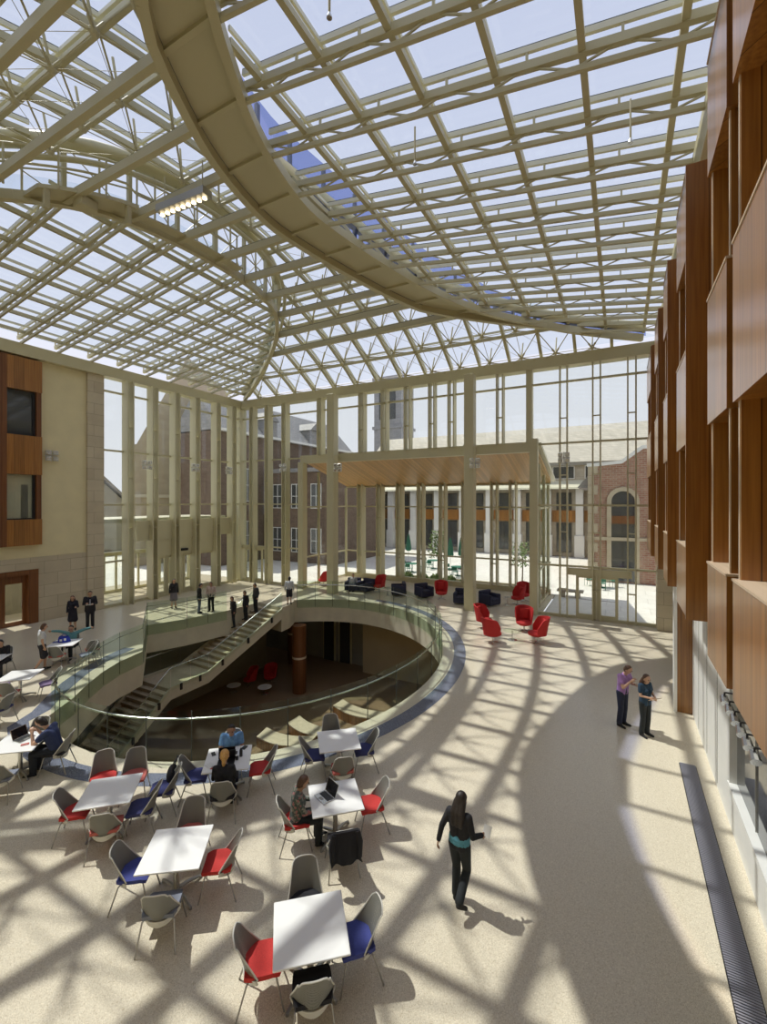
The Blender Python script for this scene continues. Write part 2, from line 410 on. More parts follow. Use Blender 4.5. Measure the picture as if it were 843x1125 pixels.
for x0 in (-19.6, -18.2):
    MB().box(x0, x0+1.1, 27.12, 27.2, LOW, -2.3).box(x0+.12, x0+.98, 27.08, 27.13, LOW, -2.42, 1).build('door_leaf', [M['mull'], M['darkglass']], wl)
for i, (x, y, r) in enumerate([(*PZ(329, 760, LOW), .42), (-21.0, 25.4, .4)]):
    b = MB().lathe([(r, 0), (r, SLAB-LOW)], 32, (x, y, LOW))
    o = b.build('column', M['wooddark'], None, True, kind='structure')
    MB().lathe([(r+.012, 0), (r+.012, .12)], 32, (x, y, LOW+2.1)).build('joint_ring', M['woodedge'], o, True)

# ---- curved tiered wooden seating at the lower level
for A_, B_, lab in [((366, 775), (416, 790), 'curved wood-fronted seating tier of the lower level, farthest from the camera'),
                    ((316, 794), (352, 806), 'curved wood-fronted seating tier of the lower level, between two others'),
                    ((282, 809), (334, 818), 'curved wood-fronted seating tier of the lower level, nearest the camera')]:
    zt = LOW+.5; a_, c_ = V(PZ(*A_, zt)), V(PZ(*B_, zt)); d_ = c_-a_; c_ = a_+d_.normalized()*max(d_.length, 2.7); d_ = c_-a_; nr = V((-d_.y, d_.x)).normalized()
    if nr.y < 0: nr = -nr
    F = [tuple(a_+d_*t-nr*(.35*math.sin(PI*t))) for t in [j/12 for j in range(13)]]; G = [(x+nr.x*.9, y+nr.y*.9) for x, y in F]
    e = empty('seating_tier', (0,0,0), label=lab, category='bench', group='curved seating tiers at the lower level')
    MB().quadprism(F+G[::-1], LOW, zt-.05).build('tier_front', M['wood'], e)
    MB().quadprism(F+G[::-1], zt-.05, zt).build('tier_top', M['tread'], e)

# ---- staircase: upper flight, landing, lower flight
ST = empty('staircase', (0,0,0), label='pale stone staircase with a landing descending into the oval opening', category='staircase')
LZ = -2.6
topE = ((-17.45, 20.03), (-19.6, 20.4)); landE = ((-18.75, 15.88), (-20.9, 16.0)); land2 = ((-18.69, 13.65), (-20.9, 13.65)); botE = ((-18.35, 9.75), (-20.75, 9.6))
lerp = lambda p, q, t: (p[0]+(q[0]-p[0])*t, p[1]+(q[1]-p[1])*t)
def flight(e0, e1, z0, z1, n):
    for k in range(n):
        a, c = lerp(e0[0], e1[0], k/n), lerp(e0[1], e1[1], k/n); a2, c2 = lerp(e0[0], e1[0], (k+1.12)/n), lerp(e0[1], e1[1], (k+1.12)/n)
        z = z0+(z1-z0)*(k+1)/n
        MB().quadprism([a, c, c2, a2], z-.05, z).quadprism([a, c, lerp(c, c2, .82), lerp(a, a2, .82)], z-.30, z-.05).build('step', M['tread'], ST)
flight(topE, landE, 0, LZ, 15); flight(land2, botE, LZ, LOW, 17)
MB().quadprism([landE[0], landE[1], land2[1], land2[0]], LZ-.28, LZ).build('landing', M['tread'], ST)
for sd in (0, 1):
    sg = -.03 if sd else .03
    pts = [(topE[sd], -.12), (landE[sd], LZ-.02), (land2[sd], LZ-.02), (botE[sd], LOW+.1)]
    b = MB()
    for (p, z), (q, w) in zip(pts, pts[1:]):
        b.extr([(p[0]+sg, p[1], z+.12), (q[0]+sg, q[1], w+.12), (q[0]+sg, q[1], max(w-.48, LOW)), (p[0]+sg, p[1], z-.48)], (sg*2.5, 0, 0))
    b.build('stringer', M['concrete'], ST)
    nm = 'outer' if sd == 0 else 'inner'
    b = MB(); rl = []
    for (p, z), (q, w) in zip(pts, pts[1:]):
        for j in range(3 if p != landE[sd] else 2):
            n = 3 if p != landE[sd] else 2
            t0, t1 = (j+.02)/n, (j+.98)/n
            a, c = lerp(p, q, t0), lerp(p, q, t1); za, zc = z+(w-z)*t0, z+(w-z)*t1
            MB().extr([(a[0]+sg*3.2, a[1], za-.05), (c[0]+sg*3.2, c[1], zc-.05), (c[0]+sg*3.2, c[1], zc+1.05), (a[0]+sg*3.2, a[1], za+1.05)], (.015, 0, 0)).build('glass_panel', M['railglass'], ST)
            if sd == 0:
                mcl = lerp(a, c, .5); zm = (za+zc)/2
                MB().box(mcl[0]+.09, mcl[0]+.17, mcl[1]-.05, mcl[1]+.05, zm-.18, zm+.12).build('glass_clamp', M['black'], ST)
        rl.append((p[0]+sg*1.2, p[1], z+.98))
    rl.append((pts[-1][0][0]+sg, pts[-1][0][1], pts[-1][1]+.98))
    MB().path(rl, .022).build('handrail', M['chrome'], ST, True)

# ---- glass balustrade round the opening
BA = empty('glass_balustrade', (0,0,0), label='curved frameless glass balustrade with steel handrail around the oval opening', category='railing')
NP = 26; ta, tb = T0+.02, T1-.02
for k in range(NP):
    tk = [ta+(tb-ta)*(k+.01+.98*j/4)/NP for j in range(5)]
    A = [ell(t, -.05) for t in tk]; B = [ell(t, -.066) for t in tk]
    MB().quadprism(A+B[::-1], -.5, 1.18).build('glass_panel', M['railglass'], BA)
    x, y = ell(ta+(tb-ta)*k/NP, -.06)
    MB().tube((x, y, -.45), (x, y, 1.18), .013, 6).build('post', M['darkline'], BA)
rail = [ell(ta+(tb-ta)*j/90, -.14)+(.95,) for j in range(91)]
MB().path(rail, .024).build('handrail', M['chrome'], BA, True)
BL = empty('glass_balustrade', (0,0,0), label='short frameless glass balustrade along the tongue of floor above the lower stair', category='railing')
lp = [(-14.75, 6.95)]+tongue+left[:3]
for p, q in zip(lp, lp[1:]):
    n = max(1, round(math.dist(p, q)/1.4))
    for j in range(n):
        a, c = lerp(p, q, (j+.01)/n), lerp(p, q, (j+.99)/n); d = V((c[0]-a[0], c[1]-a[1])).normalized(); nx, ny = -d.y*.05, d.x*.05
        MB().quadprism([(a[0]-nx,a[1]-ny),(c[0]-nx,c[1]-ny),(c[0]-nx*1.3,c[1]-ny*1.3),(a[0]-nx*1.3,a[1]-ny*1.3)], -.5, 1.15).build('glass_panel', M['railglass'], BL)
        MB().tube((a[0]-nx,a[1]-ny,-.45), (a[0]-nx,a[1]-ny,1.15), .011, 6).build('post', M['darkline'], BL)
MB().path([(p[0], p[1], .95) for p in lp], .02).build('handrail', M['chrome'], BL, True)

# ---- floor grate on the right
g = empty('floor_grate', (0,0,0), label='long grey metal floor grate set in the terrazzo beside the white wall', category='grate')
MB().box(1.22, 1.56, 3.5, 12.6, -.02, .004).build('frame', M['black'], g)
b = MB()
for i in range(228): b.box(1.235, 1.545, 3.52+i*.04, 3.543+i*.04, .0, .012)
b.build('bar', M['grate'], g, kind='stuff')

# ================================================================== BACK WALL (glazed)
WB = struct('wall_back')
def fin(parent, x, y, z0, z1, d=.45, w=.34, name='mullion', ax='Y'):
    """a ladder fin: two plates standing in from the glass and a nosing between them"""
    b = MB()
    for s in (-1, 1):
        if ax == 'Y': b.box(x+s*w/2-.035, x+s*w/2+.035, y-d, y+.05, z0, z1)
        else: b.box(x-.05, x+d, y+s*w/2-.035, y+s*w/2+.035, z0, z1)
    zz = z0+1.5
    while zz < z1:
        if ax == 'Y': b.box(x-w/2, x+w/2, y-d*.8, y-d*.3, zz, zz+.05)
        else: b.box(x+d*.3, x+d*.8, y-w/2, y+w/2, zz, zz+.05)
        zz += 3.05
    b.build(name, M['mull'], parent)
TR = [2.75, 6.0, 9.35, 12.65]
FX = [-25.0, -23.45, -21.8]
for x in FX: fin(WB, x, YB, 0, ZB)
for x in (-18.6, -15.2, -13.5, -11.85, -10.2, -8.95, -6.05): fin(WB, x, YB, 9.45, ZB)
for x in (-2.7, -1.1, .5): fin(WB, x, YB, 0, ZB, .25, .36)
MB().box(-4.62, -4.30, YB-.3, YB+.15, 9.0, ZB).build('mullion', M['mull'], WB)
# transoms
for z in TR:
    MB().box(XL, -20.1, YB-.08, YB+.06, z-.05, z+.05).build('transom', M['mull'], WB)
    MB().box(-4.3, 1.6, YB-.08, YB+.06, z-.05, z+.05).build('transom', M['mull'], WB)
MB().box(-20.1, -4.3, YB-.08, YB+.06, 12.6, 12.7).build('transom', M['mull'], WB)
MB().box(-20.4, -4.2, YB-.25, YB+.25, 8.95, 9.5).build('beam', M['mull'], WB)
MB().box(XL-.2, 2.3, YB-.35, YB+.35, ZB, 14.05).build('eave_beam', M['mull'], WB)
MB().box(XL, -20.1, YB-.1, YB+.1, 0, .14).box(-4.3, -2.1, YB-.1, YB+.1, 0, .14).box(-.1, 1.6, YB-.1, YB+.1, 0, .14).build('sill', M['mull'], WB)
def pane(parent, x0, x1, y, z0, z1, name='glass'): return MB().box(x0, x1, y, y+.02, z0, z1).build(name, M['wallglass'], parent)
pane(WB, XL, -20.1, YB+.07, .1, ZB); pane(WB, -20.1, -4.3, YB+.07, 9.5, ZB); pane(WB, -4.3, 1.75, YB+.07, 2.75, ZB)
pane(WB, -4.3, -2.1, YB+.07, .1, 2.75); pane(WB, -.1, 1.75, YB+.07, .1, 2.75)
# columns
for x, y, w in ((-17.25, 24.95, .56), (-7.6, 24.75, .55)):
    MB().rbox(x-w/2, x+w/2, y-.3, y+.3, 0, ZB, .03).box(x-w/2-.03, x+w/2+.03, y-.33, y+.33, 9.3, 9.42).build('column', M['mull'], WB)
MB().rbox(-4.42, -4.0, YB-.42, YB+.1, 0, ZB-3.8, .02).build('column', M['mull'], WB)
MB().rbox(-20.5, -20.05, YB-.42, YB+.1, 0, 9.0, .02).build('column', M['mull'], WB)
# stone return at the right end
MB().box(1.55, 2.9, 25.05, 25.9, 0, 4.35).build('stone_pier', M['stone'], WB)
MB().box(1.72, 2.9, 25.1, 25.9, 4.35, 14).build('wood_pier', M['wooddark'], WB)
# alcove
AL = struct('wall_alcove')
MB().extr([(-20.2, YB, 9.05), (-20.2, YA, 7.45), (-20.2, YA, 7.65), (-20.2, YB, 9.25)], (16.1, 0, 0)).build('soffit', M['soffit'], AL)
MB().extr([(-20.4, YB+.3, 9.3), (-20.4, YA+.8, 7.55), (-20.4, YA+.8, 7.75), (-20.4, YB+.3, 9.5)], (16.5, 0, 0)).build('canopy_roof', M['whitebar'], AL)
for px in (399, 420, 441.5, 464.5, 488.5, 513, 544.5, 565): fin(AL, PY(px, 580, YA)[0], YA, .35, 7.6, .62, .40)
for z in (2.15, 5.8, 7.4): MB().box(-20.2, -4.1, YA-.07, YA+.05, z-.05, z+.05).build('transom', M['mull'], AL)
MB().box(-20.2, -4.1, YA-.15, YA+.15, 0, .35).build('sill', M['mull'], AL)
pane(AL, -20.2, -4.1, YA+.07, .3, 7.5)
for x, nm in ((-20.2, 'left'), (-4.25, 'right')):
    b = MB()
    for y in (27.4, 29.3, 31.2): b.box(x-.08, x+.08, y-.07, y+.07, 0, 8.9-(y-YB)*.29)
    for z in (.12, 2.15, 5.8): b.box(x-.05, x+.05, YB, YA, z-.05, z+.05)
    b.build('side_frame', M['mull'], AL)
    MB().box(x-.01, x+.01, YB, YA, .1, 7.6).build('glass', M['wallglass'], AL)
    MB().extr([(x-.01, YB, 7.6), (x-.01, YA, 7.6), (x-.01, YB, 9.1)], (.02, 0, 0)).build('glass', M['wallglass'], AL)
# doors in the back wall
def door_set(name, x0, x1, y, h, n, head=.36):
    d = struct(name)
    MB().box(x0-.45, x1+(.6 if n == 2 and x0 > -5 else .2), y-.14, y+.1, h, h+head).build('door_head', M['mull'], d)
    w = (x1-x0)/n
    for i in range(n):
        a, c = x0+i*w+.004, x0+(i+1)*w-.004
        f = MB().box(a, a+.14, y-.06, y+.04, 0, h).box(c-.14, c, y-.06, y+.04, 0, h).box(a+.14, c-.14, y-.055, y+.035, h-.12, h).box(a+.14, c-.14, y-.055, y+.035, 0, .28).build('door_leaf', M['mull'], d)
        MB().box(a+.14, c-.14, y-.02, y, .28, h-.12).build('door_glass', M['wallglass'], f)
        MB().tube((a+.13, y-.085, 1.05), (c-.13, y-.11, 1.05), .016, 6).build('push_bar', M['chrome'], f)
door_set('door_1', -2.1, -.1, YB, 2.3, 2)
door_set('door_2', -26.0, -24.2, YB-.02, 2.55, 2, .2)

# ================================================================== LEFT WALL
WL = struct('wall_left')
FY = [16.4, 18.0, 19.6, 21.2, 23.0, 24.5]
for y in FY: fin(WL, XL, y, 0, ZB, .55, .34, 'mullion', 'X')
for z in (6.0, 9.2, 12.65): MB().box(XL-.06, XL+.1, 15.0, YB, z-.05, z+.05).build('transom', M['mull'], WL)
MB().box(XL-.05, XL+.12, 15.0, 16.3, 2.6, 2.7).build('transom', M['mull'], WL)
MB().box(XL-.35, XL+.35, YF, YB, ZB, 14.05).build('eave_beam', M['mull'], WL)
MB().box(XL-.02, XL, 15.0, YB, 2.7, ZB).build('glass', M['wallglass'], WL)
MB().box(XL-.02, XL, 15.0, 16.4, .15, 2.7).build('glass', M['wallglass'], WL)
MB().box(XL-.02, XL, 23.0, YB, .15, 2.7).build('glass', M['wallglass'], WL)
MB().box(XL-.1, XL+.1, 15.0, 17.8, 0, .15).box(XL-.1, XL+.1, 23, YB, 0, .15).build('sill', M['mull'], WL)
MB().box(XL-.3, XL+.25, YB-.35, YB+.3, 0, ZB).build('corner_post', M['mull'], WL)
MB().box(XL-.9, XL+.22, 17.0, 24.3, 3.75, 5.0).build('vestibule_head', M['mull'], WL)
MB().box(XL-.35, XL, YF, 15.0, 3.35, ZB).build('plaster', M['plaster'], WL)
MB().box(XL-.35, XL+.06, 11.8, 15.05, 0, 3.35).box(XL-.35, XL+.06, YF, 11.8, 2.75, 3.35).box(XL-.35, XL+.06, YF, 9.0, 0, 2.75).build('stone_base', M['stone'], WL)
MB().box(XL-.35, XL+.14, 14.15, 15.05, 0, ZB).build('stone_pilaster', M['stone'], WL)
d = struct('door_3')     # entrance doors under the vestibule head
MB().box(XL-.12, XL+.16, 17.8, 23.0, 2.65, 3.75).build('door_head', M['mull'], d)
for i in range(4):
    a = 17.85+i*1.28; c = a+1.24
    f = MB().box(XL-.05, XL+.06, a, a+.13, 0, 2.65).box(XL-.05, XL+.06, c-.13, c, 0, 2.65).box(XL-.045, XL+.05, a+.13, c-.13, 2.5, 2.65).box(XL-.045, XL+.05, a+.13, c-.13, 0, .3).build('door_leaf', M['mull'], d)
    MB().box(XL-.01, XL+.01, a+.13, c-.13, .3, 2.5).build('door_glass', M['wallglass'], f)
    MB().tube((XL+.11, c-.2, .9), (XL+.11, c-.2, 1.5), .018, 6).build('pull_handle', M['chrome'], f)
s = empty('sensor_box', (XL+.2, 20.35, 2.86), label='small dark box mounted over the entrance doors on the left glazed wall', category='sensor')
MB().rbox(-.02, .1, -.26, .26, 0, .17, .02).box(.1, .115, -.2, .2, .05, .12, 1).build('housing', [M['black'], M['screen']], s)
# vestibule beyond the glass
vs_ = empty('entrance_vestibule', (0,0,0), label='glazed entrance vestibule with a white flat roof outside the left glazing', category='vestibule')
MB().box(XL-4.2, XL-.1, 14.0, 24.2, 4.9, 5.15).build('roof', M['whitebar'], vs_)
for y in (14.2, 16.6, 19.0, 21.4, 24.0):
    MB().box(XL-4.1, XL-3.9, y-.1, y+.1, 0, 4.9).build('post', M['mull'], vs_)
MB().box(XL-4.05, XL-3.95, 14.2, 24.0, 2.5, 2.75).box(XL-4.05, XL-3.95, 14.2, 24.0, 0, .2).build('door_rail', M['mull'], vs_)
for y in (17.4, 18.2, 19.8, 20.6, 22.2, 23.0): MB().box(XL-4.06, XL-3.94, y-.06, y+.06, 0, 2.6).build('door_stile', M['mull'], vs_)
MB().box(XL-4.01, XL-3.99, 14.2, 24.0, .2, 4.9).build('glass', M['wallglass'], vs_)
# wood window bay on the left wall
wb = struct('window_1')
y0, y1 = 6.6, 11.85
pf = XL+.32
fr = MB()
for z0, z1 in ((11.75, 13.35), (7.55, 9.5), (4.0, 5.3)): fr.box(XL, pf, y0, y1, z0, z1)
fr.build('wood_panel', M['wood'], wb)
MB().box(XL, pf+.04, 10.05, 10.35, 4.0, 13.35).box(XL, pf-.03, 11.62, 11.83, 4.02, 13.33).box(XL, pf-.03, y0+.02, 9.0, 4.02, 13.33).build('wood_post', M['wooddark'], wb)
for z0, z1, g_ in ((9.5, 11.75, 'darkglass'), (5.3, 7.55, 'dimroom')):
    MB().box(XL+.04, XL+.07, 9.0, 11.62, z0, z1).build('pane', M['darkglass'] if g_ == 'darkglass' else M['wallglass'], wb)
    if g_ == 'dimroom':
        MB().box(XL+.01, XL+.03, 9.0, 11.62, z0, z1).box(XL+.02, XL+.04, 11.05, 11.35, z0, z1-.5, 1).build('room_behind', [M['concrete'], M['dimroom']], wb)
    MB().box(XL+.07, XL+.14, 11.5, 11.62, z0, z1).box(XL+.07, XL+.13, 9, 11.5, z0+.004, z0+.06).build('window_frame', M['black'], wb)
d = struct('door_4')
MB().box(XL-.3, XL+.1, 11.35, 11.79, 0, 2.74).box(XL-.3, XL+.09, 9.3, 11.35, 2.5, 2.74).box(XL-.3, XL+.1, 9.01, 9.3, 0, 2.74).build('door_frame', M['wooddark'], d)
for a, c in ((9.304, 10.296), (10.304, 11.346)):
    f = MB().box(XL-.2, XL-.12, a, a+.16, 0, 2.5).box(XL-.2, XL-.12, c-.16, c, 0, 2.5).box(XL-.195, XL-.125, a+.16, c-.16, 2.1, 2.5).box(XL-.195, XL-.125, a+.16, c-.16, 0, .2).build('door_leaf', M['wooddark'], d)
    MB().box(XL-.17, XL-.15, a+.16, c-.16, .2, 2.1).build('door_glass', M['wallglass'], f)
    MB().tube((XL-.08, c-.22, .85), (XL-.08, c-.22, 1.25), .015, 6).build('pull_handle', M['chrome'], f)
MB().box(XL-3.2, XL-3.0, 8, 13, 0, 3).box(XL-3.0, XL-2.95, 10.5, 11.3, 0, 2.4, 1).build('room_behind', [M['dimroom'], M['wallglass']], d)
# ---- front wall behind the camera
MB().box(XL-.4, 6, YF-.3, YF, 0, 14).build('wall_front', M['plaster'], None, kind='structure')

# ================================================================== RIGHT WALL
WR = struct('wall_right')
MB().box(XR, XR+.1, YF, 15.75, 0, .75).box(XR, XR+.1, YF, 15.75, 2.7, 4.3).box(XR, XR+.1, 10.75, 15.75, .75, 2.7).build('white_panel', M['white'], WR)
for y in (11.9, 13.2, 14.5): MB().box(XR-.006, XR, y-.012, y+.012, .1, 4.2).build('panel_joint', M['dimroom'], WR)
MB().box(XR-.02, XR+.35, 3, 10.78, .68, .78).box(XR+.0, XR+.13, 10.7, 10.78, .75, 2.72).box(XR, XR+.35, 3, 10.78, 2.65, 2.75).build('display_reveal', M['white'], WR)
MB().box(XR-.38, XR+.55, 15.65, 15.85, 0, 4.3).build('wood_end_panel', M['wood'], WR)
MB().box(XR-.46, XR-.38, 15.6, 15.9, 0, 4.3).build('white_edge', M['white'], WR)
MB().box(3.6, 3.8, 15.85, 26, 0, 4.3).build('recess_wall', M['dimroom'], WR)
MB().box(XR-.1, 3.9, 15.85, 25.2, 4.2, 4.4).build('recess_soffit', M['white'], WR)
w = struct('window_2')
MB().box(XR+.12, XR+.15, 3, 10.7, .75, 2.7).build('pane', M['darkglass'], w)
for y in (4.6, 6.2, 7.8, 9.3): MB().box(XR+.10, XR+.125, y-.008, y+.008, .76, 2.69).build('window_frame', M['wire'], w)
# wall behind bays
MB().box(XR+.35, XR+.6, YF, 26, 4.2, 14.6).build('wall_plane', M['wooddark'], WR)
XS, XC = 1.0, 1.05
BAYS = [(2.55, 5.62), (5.92, 7.1), (8.82, 10.72), (12.1, 13.85), (15.0, 17.25), (18.5, 22.2)]
ROWS = [(4.2, 5.4), (7.2, 8.8), (10.42, 11.9)]
for i, (a, c) in enumerate(BAYS):
    z_lo, z_hi = 4.25, 11.75
    bay = MB()
    bay.box(XC, XR+.35, c-.10, c-.04, z_lo, z_hi).box(XC, XR+.35, a+.06, a+.12, z_lo, z_hi).build('bay_cheek', M['wood'], WR)
    MB().box(XC-.012, XC, c-.085, c-.045, z_lo, z_hi).box(XC-.012, XC, a+.065, a+.105, z_lo, z_hi).build('cheek_edge', M['woodedge'], WR)
    if i > 1: MB().box(XC-.1, XR+.35, a, a+.06, z_lo, z_hi).build('end_panel', M['wood'], WR); a += .4
    for j, (z0, z1) in enumerate(ROWS):
        sp = MB().box(XS, XR+.3, a, c, z0, z1).build('spandrel', M['wood'], WR)
        MB().box(XS-.01, XR+.3, a-.01, c+.01, z1, z1+.025).build('cap', M['litwood'], sp)  # thin pale layer painting the sunlit top of the spandrel
    for z0, z1 in ((5.43, 7.2), (8.83, 10.42)):
        MB().box(XR+.1, XR+.12, a+.12, c-.12, z0, z1).build('bay_glass', M['darkglass'], WR)
        MB().box(XR+.04, XR+.1, a+.12, a+.18, z0, z1).box(XR+.04, XR+.1, c-.18, c-.12, z0, z1).build('window_frame', M['wooddark'], WR)
# gap panels between the bays
for a, c in zip([bb[1] for bb in BAYS], [bb[0] for bb in BAYS][1:]):
    if c-a > .5: MB().box(XR+.2, XR+.36, a, c, 4.25, 13.4).build('wood_panel', M['wood'], WR)
MB().box(1.5, 2.4, YF, 26, 13.5, 14.35).build('eave_beam', M['mull'], WR)
# ================================================================== GLASS ROOF
YM, HC = 11.9, 13.8
def curve(pts):
    """smooth x(Y) through measured rim points"""
    ys = [q[1] for q in pts]; xs = [q[0] for q in pts]; n = len(pts)
    def f(Y):
        if Y <= ys[0]: return xs[0]
        if Y >= ys[-1]: return xs[-1]
        i = max(j for j in range(n-1) if ys[j] <= Y); h = ys[i+1]-ys[i]; t = (Y-ys[i])/h
        m0 = (xs[i+1]-xs[i-1])/(ys[i+1]-ys[i-1]) if i > 0 else (xs[1]-xs[0])/h
        m1 = (xs[i+2]-xs[i])/(ys[i+2]-ys[i]) if i+2 < n else (xs[-1]-xs[-2])/h
        return (2*t**3-3*t*t+1)*xs[i]+(t**3-2*t*t+t)*h*m0+(-2*t**3+3*t*t)*xs[i+1]+(t**3-t*t)*h*m1
    return f
YM, HC = 12.6, 13.2
PL = [(-14.45, 12.9), (-14.65, 15.1), (-15.25, 17.0), (-16.6, 18.7), (-18.75, 20.6), (-22.4, 23.2), (-26.4, 25.8)]
xLr = curve([(x, 25.2-y) for x, y in PL[:0:-1]]+PL)
PR = [(-9.0, 11.6), (-8.85, 13.1), (-8.4, 15.2), (-7.5, 18.1), (-6.1, 20.7), (-4.05, 22.7), (-1.7, 24.3), (1.65, 25.8)]
xRr = curve([(1.65, -.6), (-2.9, 2.2), (-6.0, 4.9), (-7.8, 7.6), (-8.55, 9.4)]+PR)
zR = lambda X: 14.1+.15*(1.6-X)             # lower chord planes of the two side slopes
zL = lambda X: 13.95+.15*(X+26.5)
SG = 4.1; RB = (HC*HC+SG*SG)/(2*SG)
zV = lambda Y: 14.05+math.sqrt(max(0, RB*RB-(Y-YM)**2))-(RB-SG)
NM = 16; MY = 2*HC/NM; YS = [YM-HC+MY*k for k in range(NM+1)]
MX = 1.65

EDGE = {}
def slope(name, xe, sgn, zf, xr, glass, wide=0):
    root = struct(name)
    xs = [xe+sgn*(.75+MX*i) for i in range(9)]
    for k, y in enumerate(YS[1:-1]):
        xb = xr(y)
        if abs(xb-xe) < 1.2: continue
        b = MB()
        b.beam((xe, y, zf(xe)+.06), (xb, y, zf(xb)+.06), .09, .11)           # lower chord
        b.beam((xe, y, zf(xe)+.40), (xb, y, zf(xb)+.40), .12, .17)           # upper chord
        b.beam((xe, y, zf(xe)+.74), (xb, y, zf(xb)+.74), .07, .12, 1)        # glazing bar
        b.beam((xe, y, zf(xe)+.815), (xb, y, zf(xb)+.815), .05, .03, 2)  # dark strip painting a shadow edge along the glazing bar
        L = abs(xb-xe); n = max(2, round(L/MX)); st = L/n
        for i in range(n):
            x0, x1 = xe+sgn*st*i, xe+sgn*st*(i+1); xm = (x0+x1)/2
            b.beam((x0, y, zf(x0)+.38), (xm, y, zf(xm)+.08), .035, .035)
            b.beam((xm, y, zf(xm)+.08), (x1, y, zf(x1)+.38), .035, .035)
            b.beam((x0, y, zf(x0)+.44), (x0, y, zf(x0)+.74), .05, .05)
        b.build('roof_truss', [M['steel'], M['whitebar'], M['darkline']], root)
    for x in xs:
        # y-range where the purlin stays on the slope side of the rim
        ys = [y for y in np.linspace(YS[0], YS[-1], 240) if (xr(y)-x)*sgn > 0]
        if len(ys) < 4: continue
        b = MB(); a, c = float(ys[0]), float(ys[-1])
        b.beam((x, a, zf(x)+.42), (x, c, zf(x)+.42), .13, .15)
        b.beam((x, a, zf(x)+.72), (x, c, zf(x)+.72), .06, .10, 1)
        b.build('roof_purlin', [M['steel'], M['whitebar']], root)
    n = 96; vs, fs = [], []
    for i in range(n+1):
        y = YS[0]+(YS[-1]-YS[0])*i/n; x = xr(y); vs += [(xe+sgn*-.4, y, zf(xe+sgn*-.4)+.80), (x, y, zf(x)+.80)]
    fs = [(2*i, 2*i+2, 2*i+3, 2*i+1) for i in range(n)]
    MB().add(vs, fs).build('roof_glass', M['roofglass'], root)
    # curved rim beams and the glazed lunette above the rim
    P = [(xr(y), y) for y in np.linspace(YS[0]+.3, YS[-1]-.3, 49)]
    tp = lambda y: max(0., min(1., (zV(y)-zf(xr(y))-.7)/1.0))
    xv = lambda y: xr(y)+sgn*wide*tp(y)                  # foot of the lunette, set back behind an added shading strip on the right
    lo = [V((x, y, zf(x)+.12)) for x, y in P]
    b = MB()
    for p, q in zip(lo, lo[1:]): b.beam(p, q, .20, .30)
    b.build('rim_beam', M['steel'], root)
    if wide:  # opaque strip in place of open truss, added to cast the dark floor band
        b = MB()
        for (x0, y0), (x1, y1) in zip(P, P[1:]):
            if tp(y0)+tp(y1) < .1: continue
            z0, z1 = zf(x0)+.22, zf(x1)+.22
            x0 += sgn*.08*tp(y0); x1 += sgn*.08*tp(y1)
            b.add([(x0,y0,z0),(x1,y1,z1),(xv(y1),y1,z1),(xv(y0),y0,z0),(x0,y0,z0+.08),(x1,y1,z1+.08),(xv(y1),y1,z1+.08),(xv(y0),y0,z0+.08)], [(0,1,2,3),(7,6,5,4),(0,4,5,1),(2,6,7,3),(0,3,7,4),(1,5,6,2)])
        b.build('gutter', M['steel'], root)
        b = MB(); l2 = [V((xv(y), y, zf(x)+.12)) for x, y in P]
        for p, q in zip(l2, l2[1:]): b.beam(p, q, .22, .32)
        b.build('inner_rim_beam', M['steel'], root)
    hi = [(xv(y), y, max(zV(y)-.05, zf(x)+.65)) for x, y in P]
    MB().path(hi, .25, 12).build('arch_rib', M['steel'], root, True)
    hi2 = [(xv(y)+sgn*.5, y, max(zV(y)-.75, zf(x)+.35)) for x, y in P]
    MB().path(hi2, .09, 8).build('arch_chord', M['steel'], root, True)
    vs = []; xg = lambda y: xv(y)-sgn*.14
    for (x, y), q in zip(P, hi): vs += [(xg(y), y, zf(x)+.2), (xg(y), y, q[2]+(1.25*tp(y) if wide else 0))]
    MB().add(vs, [(2*i, 2*i+2, 2*i+3, 2*i+1) for i in range(len(P)-1)]).build('lunette_glass', glass, root)
    for y in YS[1:-1]:
        x = xv(y); z0, z1 = zf(xr(y))+.2, zV(y)-.05
        if z1-z0 < .35: continue
        MB().beam((x, y, z0), (x, y, z1+(1.25*tp(y) if wide else 0)), .13, .13).build('lunette_post', M['steel'], root)
        if z1-z0 > .8:
            y2 = y+MY; x2 = xv(y2); z2, z3 = zf(xr(y2))+.2, zV(y2)-.05; ym = y+MY/2; xm = xv(ym)
            b = MB().tube((x, y, z0), (x2, y2, z3), .02, 5).tube((x, y, z1), (x2, y2, z2), .02, 5).beam((xm, ym, zf(xr(ym))+.2), (xm, ym, zV(ym)), .05, .05).beam((x, y, (z0+z1)/2), (x2, y2, (z2+z3)/2), .04, .04)
            if wide: b.beam((xr(y), y, z0), (x, y, z0), .12, .14).beam((xr(y), y, z0), (x, y, z1), .10, .10).beam((x+sgn*.5, y, z1-.7), (x, y, z0), .09, .09)
            b.build('lunette_brace', M['steel'], root)
    EDGE[name] = xv
    return root
CR = slope('ceiling_right', 1.75, -1, zR, xRr, M['skyglass'], 1.65)
CL = slope('ceiling_left', -26.5, 1, zL, xLr, M['roofglass'])

